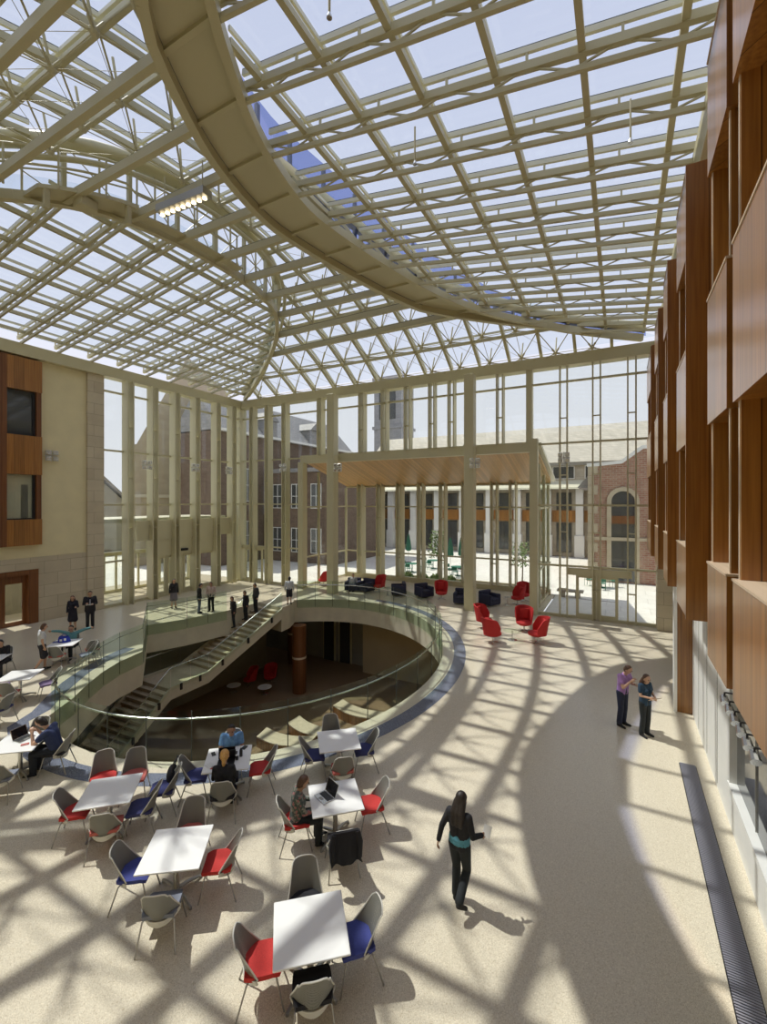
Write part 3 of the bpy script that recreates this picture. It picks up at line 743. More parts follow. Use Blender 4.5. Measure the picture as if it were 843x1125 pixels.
# ---- central vault between the two rims
CV = struct('ceiling_vault')
xRv = EDGE['ceiling_right']
inside = lambda x, y: xLr(y)+.05 < x < xRv(y)-.05
XV = [-26.2+1.72*i for i in range(17)]
def pt(x, y, dz=0.0): return V((x, y, zV(y)+dz))
for x in XV:
    b = MB(); any_ = False
    N = 64
    for i in range(N):
        y0 = YS[0]+(YS[-1]-YS[0])*i/N; y1 = YS[0]+(YS[-1]-YS[0])*(i+1)/N
        if inside(x, y0) and inside(x, y1):
            any_ = True
            b.beam(pt(x, y0, -.02), pt(x, y1, -.02), .15, .17)
            b.beam(pt(x, y0, .30), pt(x, y1, .30), .07, .11, 1)
            b.beam(pt(x, y0, .375), pt(x, y1, .375), .05, .03, 2)  # same painted shadow edge on the vault ribs
    if any_: b.build('roof_rib', [M['steel'], M['whitebar'], M['darkline']], CV)
for y in YS[1:-1]:
    a, c = xLr(y), xRv(y)
    MB().beam(pt(a, y, -.02), pt(c, y, -.02), .14, .15).beam(pt(a, y, .30), pt(c, y, .30), .07, .10, 1).build('roof_ring', [M['steel'], M['whitebar']], CV)
n = 96; vs = []
for i in range(n+1):
    y = YS[0]+(YS[-1]-YS[0])*i/n; a, c = xLr(y), xRv(y); vs += [tuple(pt(a, y, .36)), tuple(pt(c, y, .36))]
MB().add(vs, [(2*i, 2*i+2, 2*i+3, 2*i+1) for i in range(n)]).build('roof_glass', M['roofglass'], CV)
# star nodes hung below each pane, with four struts and a post, and cables between them
nodes = {}
for i in range(len(XV)-1):
    for k in range(NM):
        xm, ym = (XV[i]+XV[i+1])/2, (YS[k]+YS[k+1])/2
        if inside(xm-.3, ym) and inside(xm+.3, ym) and ym > 2:
            dz = (zV(YS[k+1])-zV(YS[k]))/MY
            nrm = V((0, -dz, 1)).normalized(); p = pt(xm, ym, -.02)-nrm*.78; nodes[i, k] = p
for (i, k), p in nodes.items():
    b = MB().ball(p, .11, 8)
    for x in (XV[i], XV[i+1]):
        for y in (YS[k], YS[k+1]):
            q = pt(x, y, -.05); d = (q-p).normalized()
            b.tube(p+d*.03, p+d*.28, .046, 6); b.tube(p+d*.25, q, .026, 5)
    up = (pt((XV[i]+XV[i+1])/2, (YS[k]+YS[k+1])/2, .25)-p)
    b.tube(p, p+up, .036, 6)
    b.build('star_node', M['steel'], CV)
b = MB()
for (i, k), p in nodes.items():
    for q in (nodes.get((i+1, k)), nodes.get((i, k+1))):
        if q is not None: b.tube(p, q, .015, 4)
    for (di, dk) in ((1, 1), (1, -1)):
        q = nodes.get((i+di, k+dk))
        if q is not None: b.tube(p, q, .008, 4)
b.build('tie_cable', M['steel'], CV, kind='stuff')
# cross ties from rim to rim at the foot of the vault
for y in YS[3:-3]:
    a, c = xLr(y), xRv(y)
    MB().beam((a, y, zL(a)+.15), (c, y, zR(xRr(y))+.15), .16, .26).beam((a, y, zL(a)+.30), (c, y, zR(xRr(y))+.30), .12, .03, 1).build('cross_tie', [M['steel'], M['darkline']], CV)
# maintenance catwalk along the left rim
CW = empty('catwalk', (0,0,0), label='cream maintenance catwalk with railings hung along the left roof arch', category='catwalk')
rim = lambda y, o, h: V((xLr(y)+o, y, zL(xLr(y))+h))
b = MB(); cy = [6.8+.45*i for i in range(6)]
for i in range(5):
    A_, B_, C_, D_ = rim(cy[i], .12, .2), rim(cy[i+1], .12, .2), rim(cy[i+1], 1.0, .2), rim(cy[i], 1.0, .2); dn = V((0,0,.12))
    b.add([A_, B_, C_, D_, A_-dn, B_-dn, C_-dn, D_-dn], [(0,1,2,3),(7,6,5,4),(0,4,5,1),(2,6,7,3),(0,3,7,4),(1,5,6,2)])
b.build('deck', M['steel'], CW)
b = MB(); cy2 = [9.05+.5*i for i in range(10)]
for p_, q_ in zip(cy2, cy2[1:]): b.beam(rim(p_, .38, .15), rim(q_, .38, .15), .42, .05)
b.build('walkway', M['steel'], CW)
out = lambda y: 1.0 if y < 9.1 else .6
ry = [5.2+.5*i for i in range(17)]
for h in (.55, 1.1): MB().path([rim(y, out(y), .2+h) for y in ry], .036, 6).build('rail', M['steel'], CW, True)
for y in ry[::2]: MB().tube(rim(y, out(y), .1), rim(y, out(y), 1.3), .034, 6).build('baluster', M['steel'], CW)
for y in (7.0, 8.8): MB().beam(rim(y, .9, .1), rim(y, .9, -.5), .14, .14).beam(rim(y, .9, -.45), rim(y, .0, .05), .10, .10).build('hanger', M['steel'], CW)
MB().rbox(-.25, .25, -.25, .25, -.3, 0, .04).move(Matrix.Translation(rim(7.9, .6, .05))).build('winch_box', M['steel'], CW)
lb = empty('spotlight_bar', (0,0,0), label='bar of small warm spotlights hung below the left roof arch beside the catwalk', category='light')
p0, p1 = V((*PZ(176, 232, 15.3), 15.3)), V((*PZ(228, 211, 15.3), 15.3))
d = (p1-p0)
MB().beam(p0, p1, .34, .22).build('housing', M['wire'], lb)
for i in range(9):
    q = p0+d*((i+.5)/9)+V((0, 0, -.12))
    MB().lathe([(.06, 0), (.075, -.05), (.05, -.05)], 12, q).build('lamp', M['lamp'], lb, True)
for t in (.1, .9):
    q = p0+d*t; MB().tube(q, q+V((0,0,1.0)), .02, 6).build('hanger', M['steel'], lb)
# small ceiling sprinkler drops on the right slope
for i, (px, py, w_) in enumerate([(693, 120, 'under the right roof slope near the wood bays'), (362, 18, 'at the highest corner of the right roof slope'), (456, 180, 'under the middle of the right roof slope')]):
    x, y = PZ(px, py, 14.5)
    s = empty('sprinkler_drop', (x, y, zR(x)+.4), label='thin sprinkler drop '+w_, category='sprinkler')
    MB().tube((0, 0, 0), (0, 0, -.85), .022, 6).build('pipe', M['steel'], s); MB().lathe([(.05, 0), (.05, .02), (.02, .1)], 10, (0, 0, -.93)).build('head', M['chrome'], s)

# ---- square four-lamp wall fittings
def fitting(loc, rz, lab):
    e = empty('wall_floodlight', loc, rz, label=lab, category='light', group='four-lamp floodlights on the walls and columns')
    MB().rbox(-.05, .05, -.04, .1, -.05, .05, .01).rbox(-.30, .30, .1, .13, -.03, .03, .01).rbox(-.03, .03, .1, .13, -.3, .3, .01).build('bracket', M['rim'], e)
    for sx in (-1, 1):
        for sz in (-1, 1):
            h = MB().rbox(sx*.17-.12, sx*.17+.12, .12, .27, sz*.16-.11, sz*.16+.11, .03).build('lamp_head', M['rim'], e)
            MB().rbox(sx*.17-.09, sx*.17+.09, .265, .28, sz*.16-.08, sz*.16+.08, .005).build('lens', M['chrome'], h)
y, z = PX(55, 501, XL); fitting((XL, y, z), -PI/2, 'square four-lamp floodlight on the plain cream plaster of the left wall')
for px, py, w_ in ((160, 511, 'second glazing fin after the stone pilaster'), (213, 514, 'middle fin of the left glazing'), (250, 517, 'last left glazing fin before the room corner')):
    y, z = PX(px, py, XL+.6); fitting((XL+.57, y, z), -PI/2, 'four-lamp floodlight on the '+w_)
for px, py, yy, w_ in ((373, 514, 24.6, 'column between the corner glazing and the wood soffit'), (523, 509, 24.4, 'middle column in front of the wood soffit'), (620, 503, YB-.3, 'first slim mullion right of the alcove'), (313, 514, YB-.5, 'glazing fin left of the alcove')):
    x, z = PY(px, py, yy); fitting((x, yy, z), PI, 'four-lamp floodlight on the '+w_)
# track spotlights over the display window
for i in range(6):
    y = 10.3-.42*i
    e = empty('track_spotlight', (XR-.14, y, 2.58), label=['small silver spotlight under the display window head, farthest of the row', 'second silver spotlight from the far end of the display window head', 'third silver spotlight from the far end of the display window head', 'fourth silver spotlight from the far end of the display window head', 'fifth silver spotlight from the far end of the display window head', 'silver spotlight under the display window head, nearest of the row'][i], category='light', group='spotlights in the display window')
    MB().tube((.14,0,.06), (0,0,.06), .015, 6).tube((0,0,.06), (0,0,-.03), .015, 6).build('stem', M['black'], e); MB().tube((0,.05,-.03), (0,-.1,-.11), .06, 10, r1=.075).build('lamp_head', M['chrome'], e)
# ================================================================== OUTSIDE
gr = struct('ground')
b = MB()
for x0, x1, y0, y1 in ((-160, 160, 31.5, 200), (-160, -27.0, -60, 31.5), (6.2, 160, -60, 31.5), (-27.0, -21.0, 26.2, 31.5), (-3.8, 6.2, 26.2, 31.5)):
    b.box(x0, x1, y0, y1, -.3, -.03)
b.build('paving', M['paving'], gr)
def windowp(bld, x0, x1, y, z0, z1, m='darkglass', ax='Y', fr='mull', nx=2, nz=2):
    """window part with a pane sub-part, on a wall facing -Y (or +X)"""
    t = .07; f = MB(); g = MB()
    def bx(b_, a, c, d0, d1, z_, w_):
        if ax == 'Y': b_.box(a, c, y-d1, y-d0, z_, w_)
        else: b_.box(y+d0, y+d1, a, c, z_, w_)
    bx(f, x0, x0+t, -.02, .06, z0, z1); bx(f, x1-t, x1, -.02, .06, z0, z1); bx(f, x0+t, x1-t, -.02, .055, z0, z0+t); bx(f, x0+t, x1-t, -.02, .055, z1-t, z1)
    for i in range(1, nx): q = x0+(x1-x0)*i/nx; bx(f, q-.03, q+.03, -.02, .05, z0+t, z1-t)
    for i in range(1, nz): q = z0+(z1-z0)*i/nz; bx(f, x0+t, x1-t, -.02, .045, q-.03, q+.03)
    o = f.build('window', M[fr], bld); bx(g, x0+t, x1-t, -.01, .02, z0+t, z1-t); g.build('pane', M[m], o)
# ---- far stone range with colonnade and long roof
Bf = empty('building', (0,0,0), label='long pale stone college building with slate roof and white pilasters across the courtyard', category='building')
YC = 54.0
MB().box(-31.8, 14, YC, YC+9, 0, 10.4).build('wall', M['ashlar'], Bf)
MB().extr([(-31.8, YC-.6, 10.6), (-31.8, YC+6, 15.6), (-31.8, YC+12.6, 10.6)], (47.8, 0, 0)).build('roof', M['slate'], Bf)
MB().box(-31.8, 14, YC-1.3, YC, 7.6, 7.75).extr([(-31.8, YC-1.4, 7.6), (-31.8, YC, 8.6), (-31.8, YC, 7.6)], (45.8, 0, 0)).build('cloister_roof', M['whitebar'], Bf)
MB().box(-31.8, 14, YC-.5, YC, 10.25, 10.65).build('gutter', M['dimroom'], Bf)
for i in range(13):
    x = -30.8+3.35*i
    MB().box(x-.38, x+.38, YC-.7, YC, 2.4, 7.6).box(x-.5, x+.5, YC-.85, YC, 0, 2.4).build('pilaster', M['white'], Bf)
    if i < 12:
        MB().box(x+.45, x+2.9, YC-.12, YC, 3.9, 5.2).build('wood_band', M['wood'], Bf)
        windowp(Bf, x+.9, x+2.5, YC-.05, .5, 3.8, 'darkglass', fr='black'); windowp(Bf, x+.9, x+2.5, YC-.05, 5.2, 7.2, 'darkglass', fr='black', nz=1)
        windowp(Bf, x+.5, x+2.8, YC-.02, 8.75, 10.2, 'darkglass', fr='white', nx=3, nz=1)
# ---- brick gable pavilion at the right with tall arch
Bg = empty('building', (0,0,0), label='red brick gabled pavilion with white stone coping and a tall arched opening', category='building')
YG = 38.5
prof = [(-2.2, 0), (5, 0), (5, 10.2), (1.5, 10.2), (.1, 9.15), (-1.7, 9.0), (-2.2, 9.0)]
MB().extr([(x, YG, z) for x, z in prof][::-1], (0, 12, 0)).build('wall', M['brick'], Bg)
MB().extr([(x, YG-.12, z) for x, z in [(-2.35, 8.95), (-1.7, 8.95), (.1, 9.1), (1.5, 10.15), (5, 10.15), (5, 10.4), (1.4, 10.4), (.0, 9.35), (-1.7, 9.2), (-2.35, 9.2)]][::-1], (0, .4, 0)).build('coping', M['white'], Bg)
MB().extr([(-3.1, YG+.5, 7.3), (-2.2, YG+.5, 8.4), (-2.2, YG+.5, 7.3)], (0, 9, 0)).build('roof', M['slatedark'], Bg)
ax0, ax1 = -.62, .95; am = (ax0+ax1)/2; ar = (ax1-ax0)/2
op = [(ax0, .1), (ax1, .1)]+[(am+ar*math.cos(t), 6.2+ar*math.sin(t)) for t in [PI*i/14 for i in range(15)]]
f = MB().extr([(x, YG-.03, z) for x, z in op][::-1], (0, .06, 0)).build('window', M['darkglass'], Bg)
MB().box(ax0, ax1, YG-.09, YG-.03, 4.5, 5.1).build('transom_band', M['wooddark'], f)
MB().box(am-.04, am+.04, YG-.08, YG-.02, .1, 4.5).box(ax0, ax1, YG-.08, YG-.02, 5.9, 6.0).box(ax0, ax1, YG-.08, YG-.02, 1.2, 1.28).build('muntin', M['black'], f)
b = MB()
for i in range(15):
    t0, t1 = PI*i/15, PI*(i+1)/15
    b.extr([(am+ar*math.cos(t0), YG-.14, 6.2+ar*math.sin(t0)), (am+ar*math.cos(t1), YG-.14, 6.2+ar*math.sin(t1)), (am+(ar+.32)*math.cos(t1), YG-.14, 6.2+(ar+.32)*math.sin(t1)), (am+(ar+.32)*math.cos(t0), YG-.14, 6.2+(ar+.32)*math.sin(t0))], (0, .2, 0))
for x0, x1 in ((ax0-.32, ax0), (ax1, ax1+.32)): b.box(x0, x1, YG-.14, YG+.06, 0, 6.2)
b.build('stone_surround', M['tan'], Bg)
b = MB()
for k in range(12): b.box(-2.28, -2.28+(.7 if k % 2 else .45), YG-.08, YG+.3, k*.75, k*.75+.72)
b.build('quoin', M['tan'], Bg)
MB().box(-2.35, 5, YG-.2, YG, 3.2, 3.45).box(-2.35, ax0-.32, YG-.18, YG, 0, .9).build('string_course', M['tan'], Bg)
# ---- dark slate-roofed wing on the left of the courtyard
Bw = empty('building', (0,0,0), label='dark brown wing with steep slate roof along the left of the courtyard', category='building')
XW = -34.0
MB().box(XW-6.4, XW, 30, 53.5, 0, 13.2).build('wall', M['darkbrick'], Bw)
MB().extr([(XW+.5, 30, 13.1), (XW-3.3, 30, 17.2), (XW-6.5, 30, 13.1)][::-1], (0, 23.5, 0)).build('roof', M['slatedark'], Bw)
MB().box(XW, XW+.55, 30, 53.5, 13.0, 13.25).build('gutter', M['white'], Bw)
for y in (33, 37, 41, 45, 49):
    windowp(Bw, y, y+1.6, XW, 1.2, 4.2, ax='X', fr='white'); windowp(Bw, y, y+1.6, XW, 6.2, 9.6, ax='X', fr='white')
for y in (36, 44): MB().box(XW-2.4, XW+.3, y, y+2, 13.1, 15.0).extr([(XW+.5, y-.2, 15.0), (XW+.5, y+1, 16.0), (XW+.5, y+2.2, 15.0)][::-1], (-3.4, 0, 0)).build('dormer', M['slatedark'], Bw)
# lower range connecting at the corner
Bc = empty('building', (0,0,0), label='low brown brick link block seen through the glazing at the far corner', category='building')
MB().box(-33.3, -24.6, 36, 46, 0, 9.2).build('wall', M['darkbrick'], Bc)
MB().box(-33.35, -24.4, 35.8, 46.2, 9.2, 9.6).build('roof', M['slatedark'], Bc)
for x in (-32.5, -30, -27.5): windowp(Bc, x, x+1.3, 36, 1, 3.5, fr='white'); windowp(Bc, x, x+1.3, 36, 5.5, 8, fr='white')
# tower
Bt = empty('building', (0,0,0), label='grey stone tower with tall narrow window rising behind the slate roofs', category='building')
MB().box(-37.6, -32.4, 67, 72, 0, 27).build('wall', M['towerstone'], Bt)
MB().box(-37.9, -32.1, 66.8, 72.2, 18.6, 19.1).box(-37.9, -32.1, 66.8, 72.2, 27, 27.5).build('string_course', M['towerstone'], Bt)
for x in (-36.6, -34.6): windowp(Bt, x, x+1.1, 67, 20.2, 26, fr='black', nx=1, nz=4)
# ---- tan gable beyond the left glazing, and a small gabled house
Bl = empty('building', (0,0,0), label='broad tan stone gabled building close outside the left glazing', category='building')
MB().extr([(-41, *PX(x, y, -41)) if y < 600 else (-41, PX(x, y, -41)[0], 0) for x, y in [(143, 620), (143, 488), (150, 488), (183, 430), (206, 392), (250, 432), (268, 520), (268, 620)]][::-1], (-12, 9, 0)).build('wall', M['tan'], Bl)
for y in (31.5, 32.5, 33.5): windowp(Bl, y, y+.75, -41, 7.6, 10.2, ax='X', fr='tan', nx=1, nz=2, m='dimroom')
MB().box(-41.0, -40.7, 26, 44, 6.6, 6.9).build('string_course', M['concrete'], Bl)
Bh = empty('building', (0,0,0), label='small grey gabled house far beyond the first left glazing bay', category='building')
MB().extr([(-56, 27.6, 0), (-56, 34.5, 0), (-56, 34.5, 6.2), (-56, 31, 9.4), (-56, 27.6, 6.2)][::-1], (-8, 0, 0)).build('wall', M['dimroom'], Bh)
MB().extr([(-55.6, 27.0, 6.0), (-55.6, 31, 9.6), (-55.6, 35.1, 6.0), (-55.6, 35.1, 6.3), (-55.6, 31, 10.0), (-55.6, 27.0, 6.3)], (-9, 0, 0)).build('roof', M['slatedark'], Bh)
windowp(Bh, 30.2, 31.6, -56, 3.2, 5, ax='X', fr='white')
# ---- courtyard things
def tree(x, y, h, r, n, lab, mleaf='leaf', seed=1):
    rn = random.Random(seed)
    e = empty('young_tree', (x, y, 0), label=lab, category='tree')
    b = MB().path([(0,0,-.03), (.03,0,h*.35), (0,.03,h*.7), (.0,0,h*.95)], [.06, .05, .035, .012], 7)
    for i in range(9):
        a = rn.uniform(0, 2*PI); z = h*rn.uniform(.4, .8); l = r*rn.uniform(.6, 1)
        b.tube((0,0,z), (math.cos(a)*l, math.sin(a)*l, z+l*.9), .02, 5, r1=.006)
    b.build('trunk', M['bark'], e)
    b = MB()
    for i in range(n):
        a = rn.uniform(0, 2*PI); q = r*math.sqrt(rn.random()); z = h*(.42+.58*rn.random()); q *= 1-.6*max(0, (z/h-.6))
        c = V((q*math.cos(a), q*math.sin(a), z)); u = V((rn.gauss(0,1), rn.gauss(0,1), rn.gauss(0,1))).normalized(); w = u.orthogonal().normalized(); s_ = rn.uniform(.07, .14)
        b.add([c-u*s_, c+w*s_*.5, c+u*s_, c-w*s_*.5], [(0,1,2,3)])
    b.build('foliage', M[mleaf], e)
x, y = PZ(574, 640); tree(x, y, 3.1, 1.0, 260, 'thin young tree with sparse branches on the courtyard side of the right alcove glazing', seed=2)
x, y = PZ(481, 634); tree(x, y, 3.8, .8, 420, 'slender green young tree between planting and courtyard tables', seed=3)
for i, (px, py, r, lab) in enumerate([(448, 641, .5, 'low olive shrub outside the alcove, nearest the middle lounge chair'), (464, 642, .52, 'low olive shrub below the slender young tree'), (494, 647, .5, 'low olive shrub outside the alcove beside the middle column'), (512, 648, .45, 'small low olive shrub tight against the middle column'), (479, 644, .5, 'low olive shrub right behind the red lounge chair')]):
    x, y = PZ(px, py); y = 32.45; x = PY(px, py, y)[0]; rn = random.Random(i+11)
    e = empty('low_shrub', (x, y, .06), label=lab, category='shrub', group='low shrubs outside the alcove')
    b = MB()
    for k in range(320):
        a, q = rn.uniform(0, 2*PI), r*math.sqrt(rn.random()); c = V((q*math.cos(a), q*math.sin(a)*.7, .1+(1-(q/r)**2)*r*.75*rn.random()+.05)); u = V((rn.gauss(0,1), rn.gauss(0,1), abs(rn.gauss(0,1)))).normalized(); w = u.orthogonal().normalized(); s_ = rn.uniform(.07, .13)
        b.add([c-u*s_, c+w*s_*.5, c+u*s_, c-w*s_*.5], [(0,1,2,3)])
    b.build('foliage', M['leaf'], e)
    b = MB()
    for k in range(6): a = k*1.05; b.tube((0,0,-.03), (math.cos(a)*r*.5, math.sin(a)*r*.4, r*.5), .02, 5)
    b.build('stem', M['bark'], e)
ed = empty('planting_bed', (0,0,0), label='narrow planting bed with tan kerb along the outside of the alcove glazing', category='planter')
MB().box(-16.5, -4.6, 31.55, 31.8, -.03, .22).box(-16.5, -4.6, 33.1, 33.3, -.03, .18).build('kerb', M['concrete'], ed); MB().box(-16.5, -4.6, 31.8, 33.1, -.03, .06).build('soil', M['bark'], ed)
def parasol(x, y, lab):
    e = empty('closed_parasol', (x, y, 0), label=lab, category='parasol', group='closed green parasols in the courtyard')
    MB().lathe([(.3, -.03), (.3, .06), (.05, .1)], 16).build('base', M['black'], e)
    MB().tube((0,0,0), (0,0,3.0), .025, 8).build('pole', M['chrome'], e)
    b = MB(); n = 16; pr = [(.05, 2.9), (.12, 2.6), (.2, 2.0), (.26, 1.35), (.16, 1.2)]
    vs = [(r*(1+.22*(-1)**k)*math.cos(2*PI*k/n), r*(1+.22*(-1)**k)*math.sin(2*PI*k/n), z) for r, z in pr for k in range(n)]
    b.add(vs, [(i*n+k, (i+1)*n+k, (i+1)*n+(k+1)%n, i*n+(k+1)%n) for i in range(len(pr)-1) for k in range(n)]+[tuple(range(n)), tuple(range(len(pr)*n-1, (len(pr)-1)*n-1, -1))])
    b.build('canopy', M['leafdark'], e)
def cafe(x, y, lab):
    e = empty('courtyard_table', (x, y, 0), label=lab, category='table', group='round courtyard tables')
    MB().lathe([(.55, .70), (.57, .72), (.55, .74)], 24).build('tabletop', M['leafdark'], e); MB().lathe([(.28, -.03), (.25, 0), (.04, .05), (.04, .7)], 16).build('pedestal', M['leafdark'], e)
    for k in range(3):
        a = k*2.1+.6; c = empty('courtyard_chair', (x+.95*math.cos(a), y+.95*math.sin(a), 0), a+PI/2, label='green metal courtyard chair at the '+lab.split(' ', 1)[1]+[', first', ', second', ', third'][k], category='chair', group='green metal courtyard chairs')
        MB().rbox(-.22, .22, -.22, .22, .43, .46, .012).build('seat', M['leafdark'], c)
        MB().rbox(-.22, .22, -.24, -.21, .55, .85, .012).build('backrest', M['leafdark'], c)
        for sx in (-.2, .2):
            MB().tube((sx, .2, -.03), (sx, .2, .43), .014, 6).build('leg', M['leafdark'], c); MB().tube((sx, -.22, -.03), (sx, -.225, .8), .014, 6).build('leg', M['leafdark'], c)
for px, py, kind, lab in [(453, 628, 'c', 'round table beside the left closed parasol'), (449, 618, 'p', 'closed green parasol seen between the third and fourth alcove fins'), (495, 626, 'p', 'closed green parasol just left of the middle column'), (507, 625, 'p', 'closed green parasol hard against the middle column edge'), (476, 624, 'c', 'round table behind the slender young tree'), (503, 632, 'c', 'round table outside beside the middle column'), (661, 645, 'c', 'round table in front of the brick pavilion')]:
    x, y = PZ(px, py); (cafe if kind == 'c' else parasol)(x, y, lab)
rk = empty('stone_bench', (-2.9, 31.3, 0), label='low pale stone bench outside right of the alcove', category='bench')
MB().rbox(-.8, .8, -.3, .3, .32, .45, .04).build('seat', M['ashlar'], rk); MB().rbox(-.6, -.3, -.22, .22, -.03, .33, .03).build('support', M['ashlar'], rk); MB().rbox(.3, .6, -.22, .22, -.03, .33, .03).build('support', M['ashlar'], rk)
# ================================================================== FURNITURE
def make_table():
    e = empty('table', (0,0,0))
    MB().rbox(-.46, .46, -.46, .46, .712, .74, .012).build('tabletop', M['tabletop'], e)
    MB().rbox(-.40, .40, -.40, .40, .692, .712, .004).build('under_frame', M['wire'], e)
    MB().tube((0,0,.04), (0,0,.70), .045, 16).build('pedestal', M['chrome'], e, True)
    for k in range(4):
        a = PI/4+k*PI/2
        MB().path([(.03*math.cos(a), .03*math.sin(a), .10), (.25*math.cos(a), .25*math.sin(a), .075), (.42*math.cos(a), .42*math.sin(a), .025)], [.03, .026, .02], 8).lathe([(.024, 0), (.024, .02)], 10, (.41*math.cos(a), .41*math.sin(a), 0)).build('foot', M['wire'], e, True)
    return e
def backfn(u, v):
    # u across (0..1), v up (0..1): wide and wrapped round the seat at the bottom, narrow and flat at the top
    w = .255-.085*v**.8; s = (u-.5)*2
    bulge = .13*(1-v)**1.5+.035
    y = -.20-.14*v**1.2+bulge*abs(s)**2.2
    z = .40+.47*v-.06*(abs(s)**3)*(1-v)*-1
    if v > .85: z -= .05*((v-.85)/.15)*abs(s)**6
    return (s*w, y, z)
def make_chair(color):
    e = empty('chair', (0,0,0))
    MB().shell(backfn, 14, 12, .008).build('mesh_back', M['knit'], e, True)
    edge = [backfn(0, v/10) for v in range(11)]+[backfn(u/10, 1) for u in range(1, 10)]+[backfn(1, 1-v/10) for v in range(11)]
    MB().path(edge, .010, 6).build('back_rim', M['rim'], e, True)
    lower = [backfn(u/14, 0) for u in range(15)]
    b = MB(); n = len(lower); fr = [(x*1.03, y-.012, z-.01) for x, y, z in lower]
    vs = []
    for i, (x, y, z) in enumerate(fr):
        h = .035+.035*(1-abs(i-7)/7); vs += [(x, y, z+.02), (x*1.02, y-.014, z+.02), (x*.96, y+.02, z-h), (x*.98, y+.006, z-h-.012)]
    fs = []
    for i in range(n-1):
        o = 4*i
        for a_, c_ in ((0,1),(1,3),(3,2),(2,0)): fs.append((o+a_, o+c_, o+4+c_, o+4+a_))
    fs += [(0,2,3,1), (4*n-4, 4*n-3, 4*n-1, 4*n-2)]
    b.add(vs, fs); b.build('lower_rim', M['rim'], e, True)
    bm = MB()
    def seat(u, v):
        s = (u-.5)*2; w = .235-.03*(abs(v-.5)*2)**3
        return (s*w, -.20+.43*v, .455-.018*(1-s*s)*math.sin(v*PI)-.03*max(0, v-.8)/.2)
    bm.shell(seat, 10, 10, .05).build('seat', M['seat_'+color], e, True)
    for sx in (-1, 1):
        MB().path([(sx*.13, .10, .425), (sx*.20, .18, .40), (sx*.245, .27, .012)], .011, 8).ball((sx*.245, .27, .012), .013, 8).build('leg', M['wire'], e, True)
        MB().path([(sx*.13, -.10, .425), (sx*.21, -.17, .38), (sx*.26, -.29, .012)], .011, 8).ball((sx*.26, -.29, .012), .013, 8).build('leg', M['wire'], e, True)
    MB().path([(-.13, .10, .418), (-.13, -.10, .418), (.13, -.10, .418), (.13, .10, .418)], .010, 6, closed=True).build('seat_frame', M['wire'], e, True)
    return e
TABLES = {   # centre from its four corners in plan, and bearing
    1: ((-3.52, 4.59), 41, 'white square table nearest the camera, between red and blue seats'),
    2: ((-6.18, 4.64), 36, 'white square table with one red and one blue seat, behind the nearest table'),
    3: ((-8.52, 4.97), 43, 'empty white square table ringed by six chairs beside the oval opening'),
    4: ((-7.37, 6.78), 40, 'white square table strewn with phones and papers where two people sit'),
    5: ((-5.71, 8.50), 40, 'empty white square table close to the curved blue floor band'),
    6: ((-4.66, 6.83), 43, 'white square table where a woman types on a laptop'),
    7: ((-12.05, 5.02), 40, 'white square table where a man in navy leans over a laptop'),
    8: ((-16.68, 6.95), 42, 'empty white square table left of the balustrade, before the walking man'),
    9: ((-19.0, 9.35), 42, 'white square table holding a blue bag near the limestone wall'),
    10: ((-19.35, 7.15), 42, 'white square table cut by the left frame edge, person in black behind it'),
}
T0_ = make_table(); TB = {}
for i, (k, (c, a, lab)) in enumerate(TABLES.items()):
    o = T0_ if i == 0 else copy_tree(T0_)
    o.location = (c[0], c[1], 0); o.rotation_euler = (0, 0, math.radians(a)); tag(o, lab, 'table', 'white square tables')
    TB[k] = o
PROTO = {}
def chair(tab, side, dist, color, lab, off=0.0, turn=0.0):
    """side 0 right, 1 near, 2 left, 3 far as the table stands; the chair faces the table"""
    (cx, cy), ang, _ = TABLES[tab]; a = math.radians(ang); d = a-PI/2*side
    x = cx+math.cos(d)*dist-math.sin(d)*off; y = cy+math.sin(d)*dist+math.cos(d)*off
    rz = d+PI/2+math.radians(turn)
    if color not in PROTO: o = PROTO[color] = make_chair(color)
    else: o = copy_tree(PROTO[color])
    o.location = (x, y, 0); o.rotation_euler = (0, 0, rz); tag(o, lab, 'chair', 'grey mesh chairs around the white tables')
    return x, y, rz
chair(1, 2, .60, 'red', 'grey mesh chair with red seat left of the nearest table')
chair(1, 0, .60, 'blue', 'grey mesh chair with royal blue seat right of the nearest table', .0, 6)
chair(1, 1, .46, 'black', 'mesh chair with black seat at the camera side of the nearest table', .0)
chair(1, 3, .68, 'black', 'grey mesh chair behind the nearest table, back toward the walking woman', .02)
chair(2, 0, .66, 'red', 'grey mesh chair with bright red seat right of the second nearest table')
chair(2, 2, .60, 'blue', 'grey mesh chair with blue seat left of the second nearest table')
chair(2, 1, .68, 'slateblue', 'mesh chair with grey-blue seat at the camera side of the second nearest table', .02)
chair(2, 3, .72, 'rose', 'mesh chair with rosy seat behind the second nearest table', .0)
chair(3, 2, .56, 'red', 'grey mesh chair with orange-red seat left of the six-chair table')
chair(3, 1, .56, 'rose', 'mesh chair with rosy seat at the camera side of the six-chair table', .12)
chair(3, 0, .60, 'navy', 'mesh chair with navy seat tucked at the right of the six-chair table', -.2)
chair(3, 0, .86, 'navy', 'mesh chair with navy seat standing second out from the six-chair table', .30)
chair(3, 3, 1.0, 'red', 'tall mesh chair with dark red seat against the balustrade, left of its twin', .42, 14)
chair(3, 3, .92, 'rose', 'mesh chair with rosy seat against the balustrade, right of its twin', -.18, 6)
c4l = chair(4, 2, .64, 'navy', 'mesh chair hung with a black bag left of the two-person table')
chair(4, 0, .68, 'red', 'mesh chair with red seat right of the two-person table')
c4n = chair(4, 1, .70, 'black', 'mesh chair under the woman with a golden ponytail')
c4f = chair(4, 3, .66, 'navy', 'mesh chair under the boy in a light blue shirt')
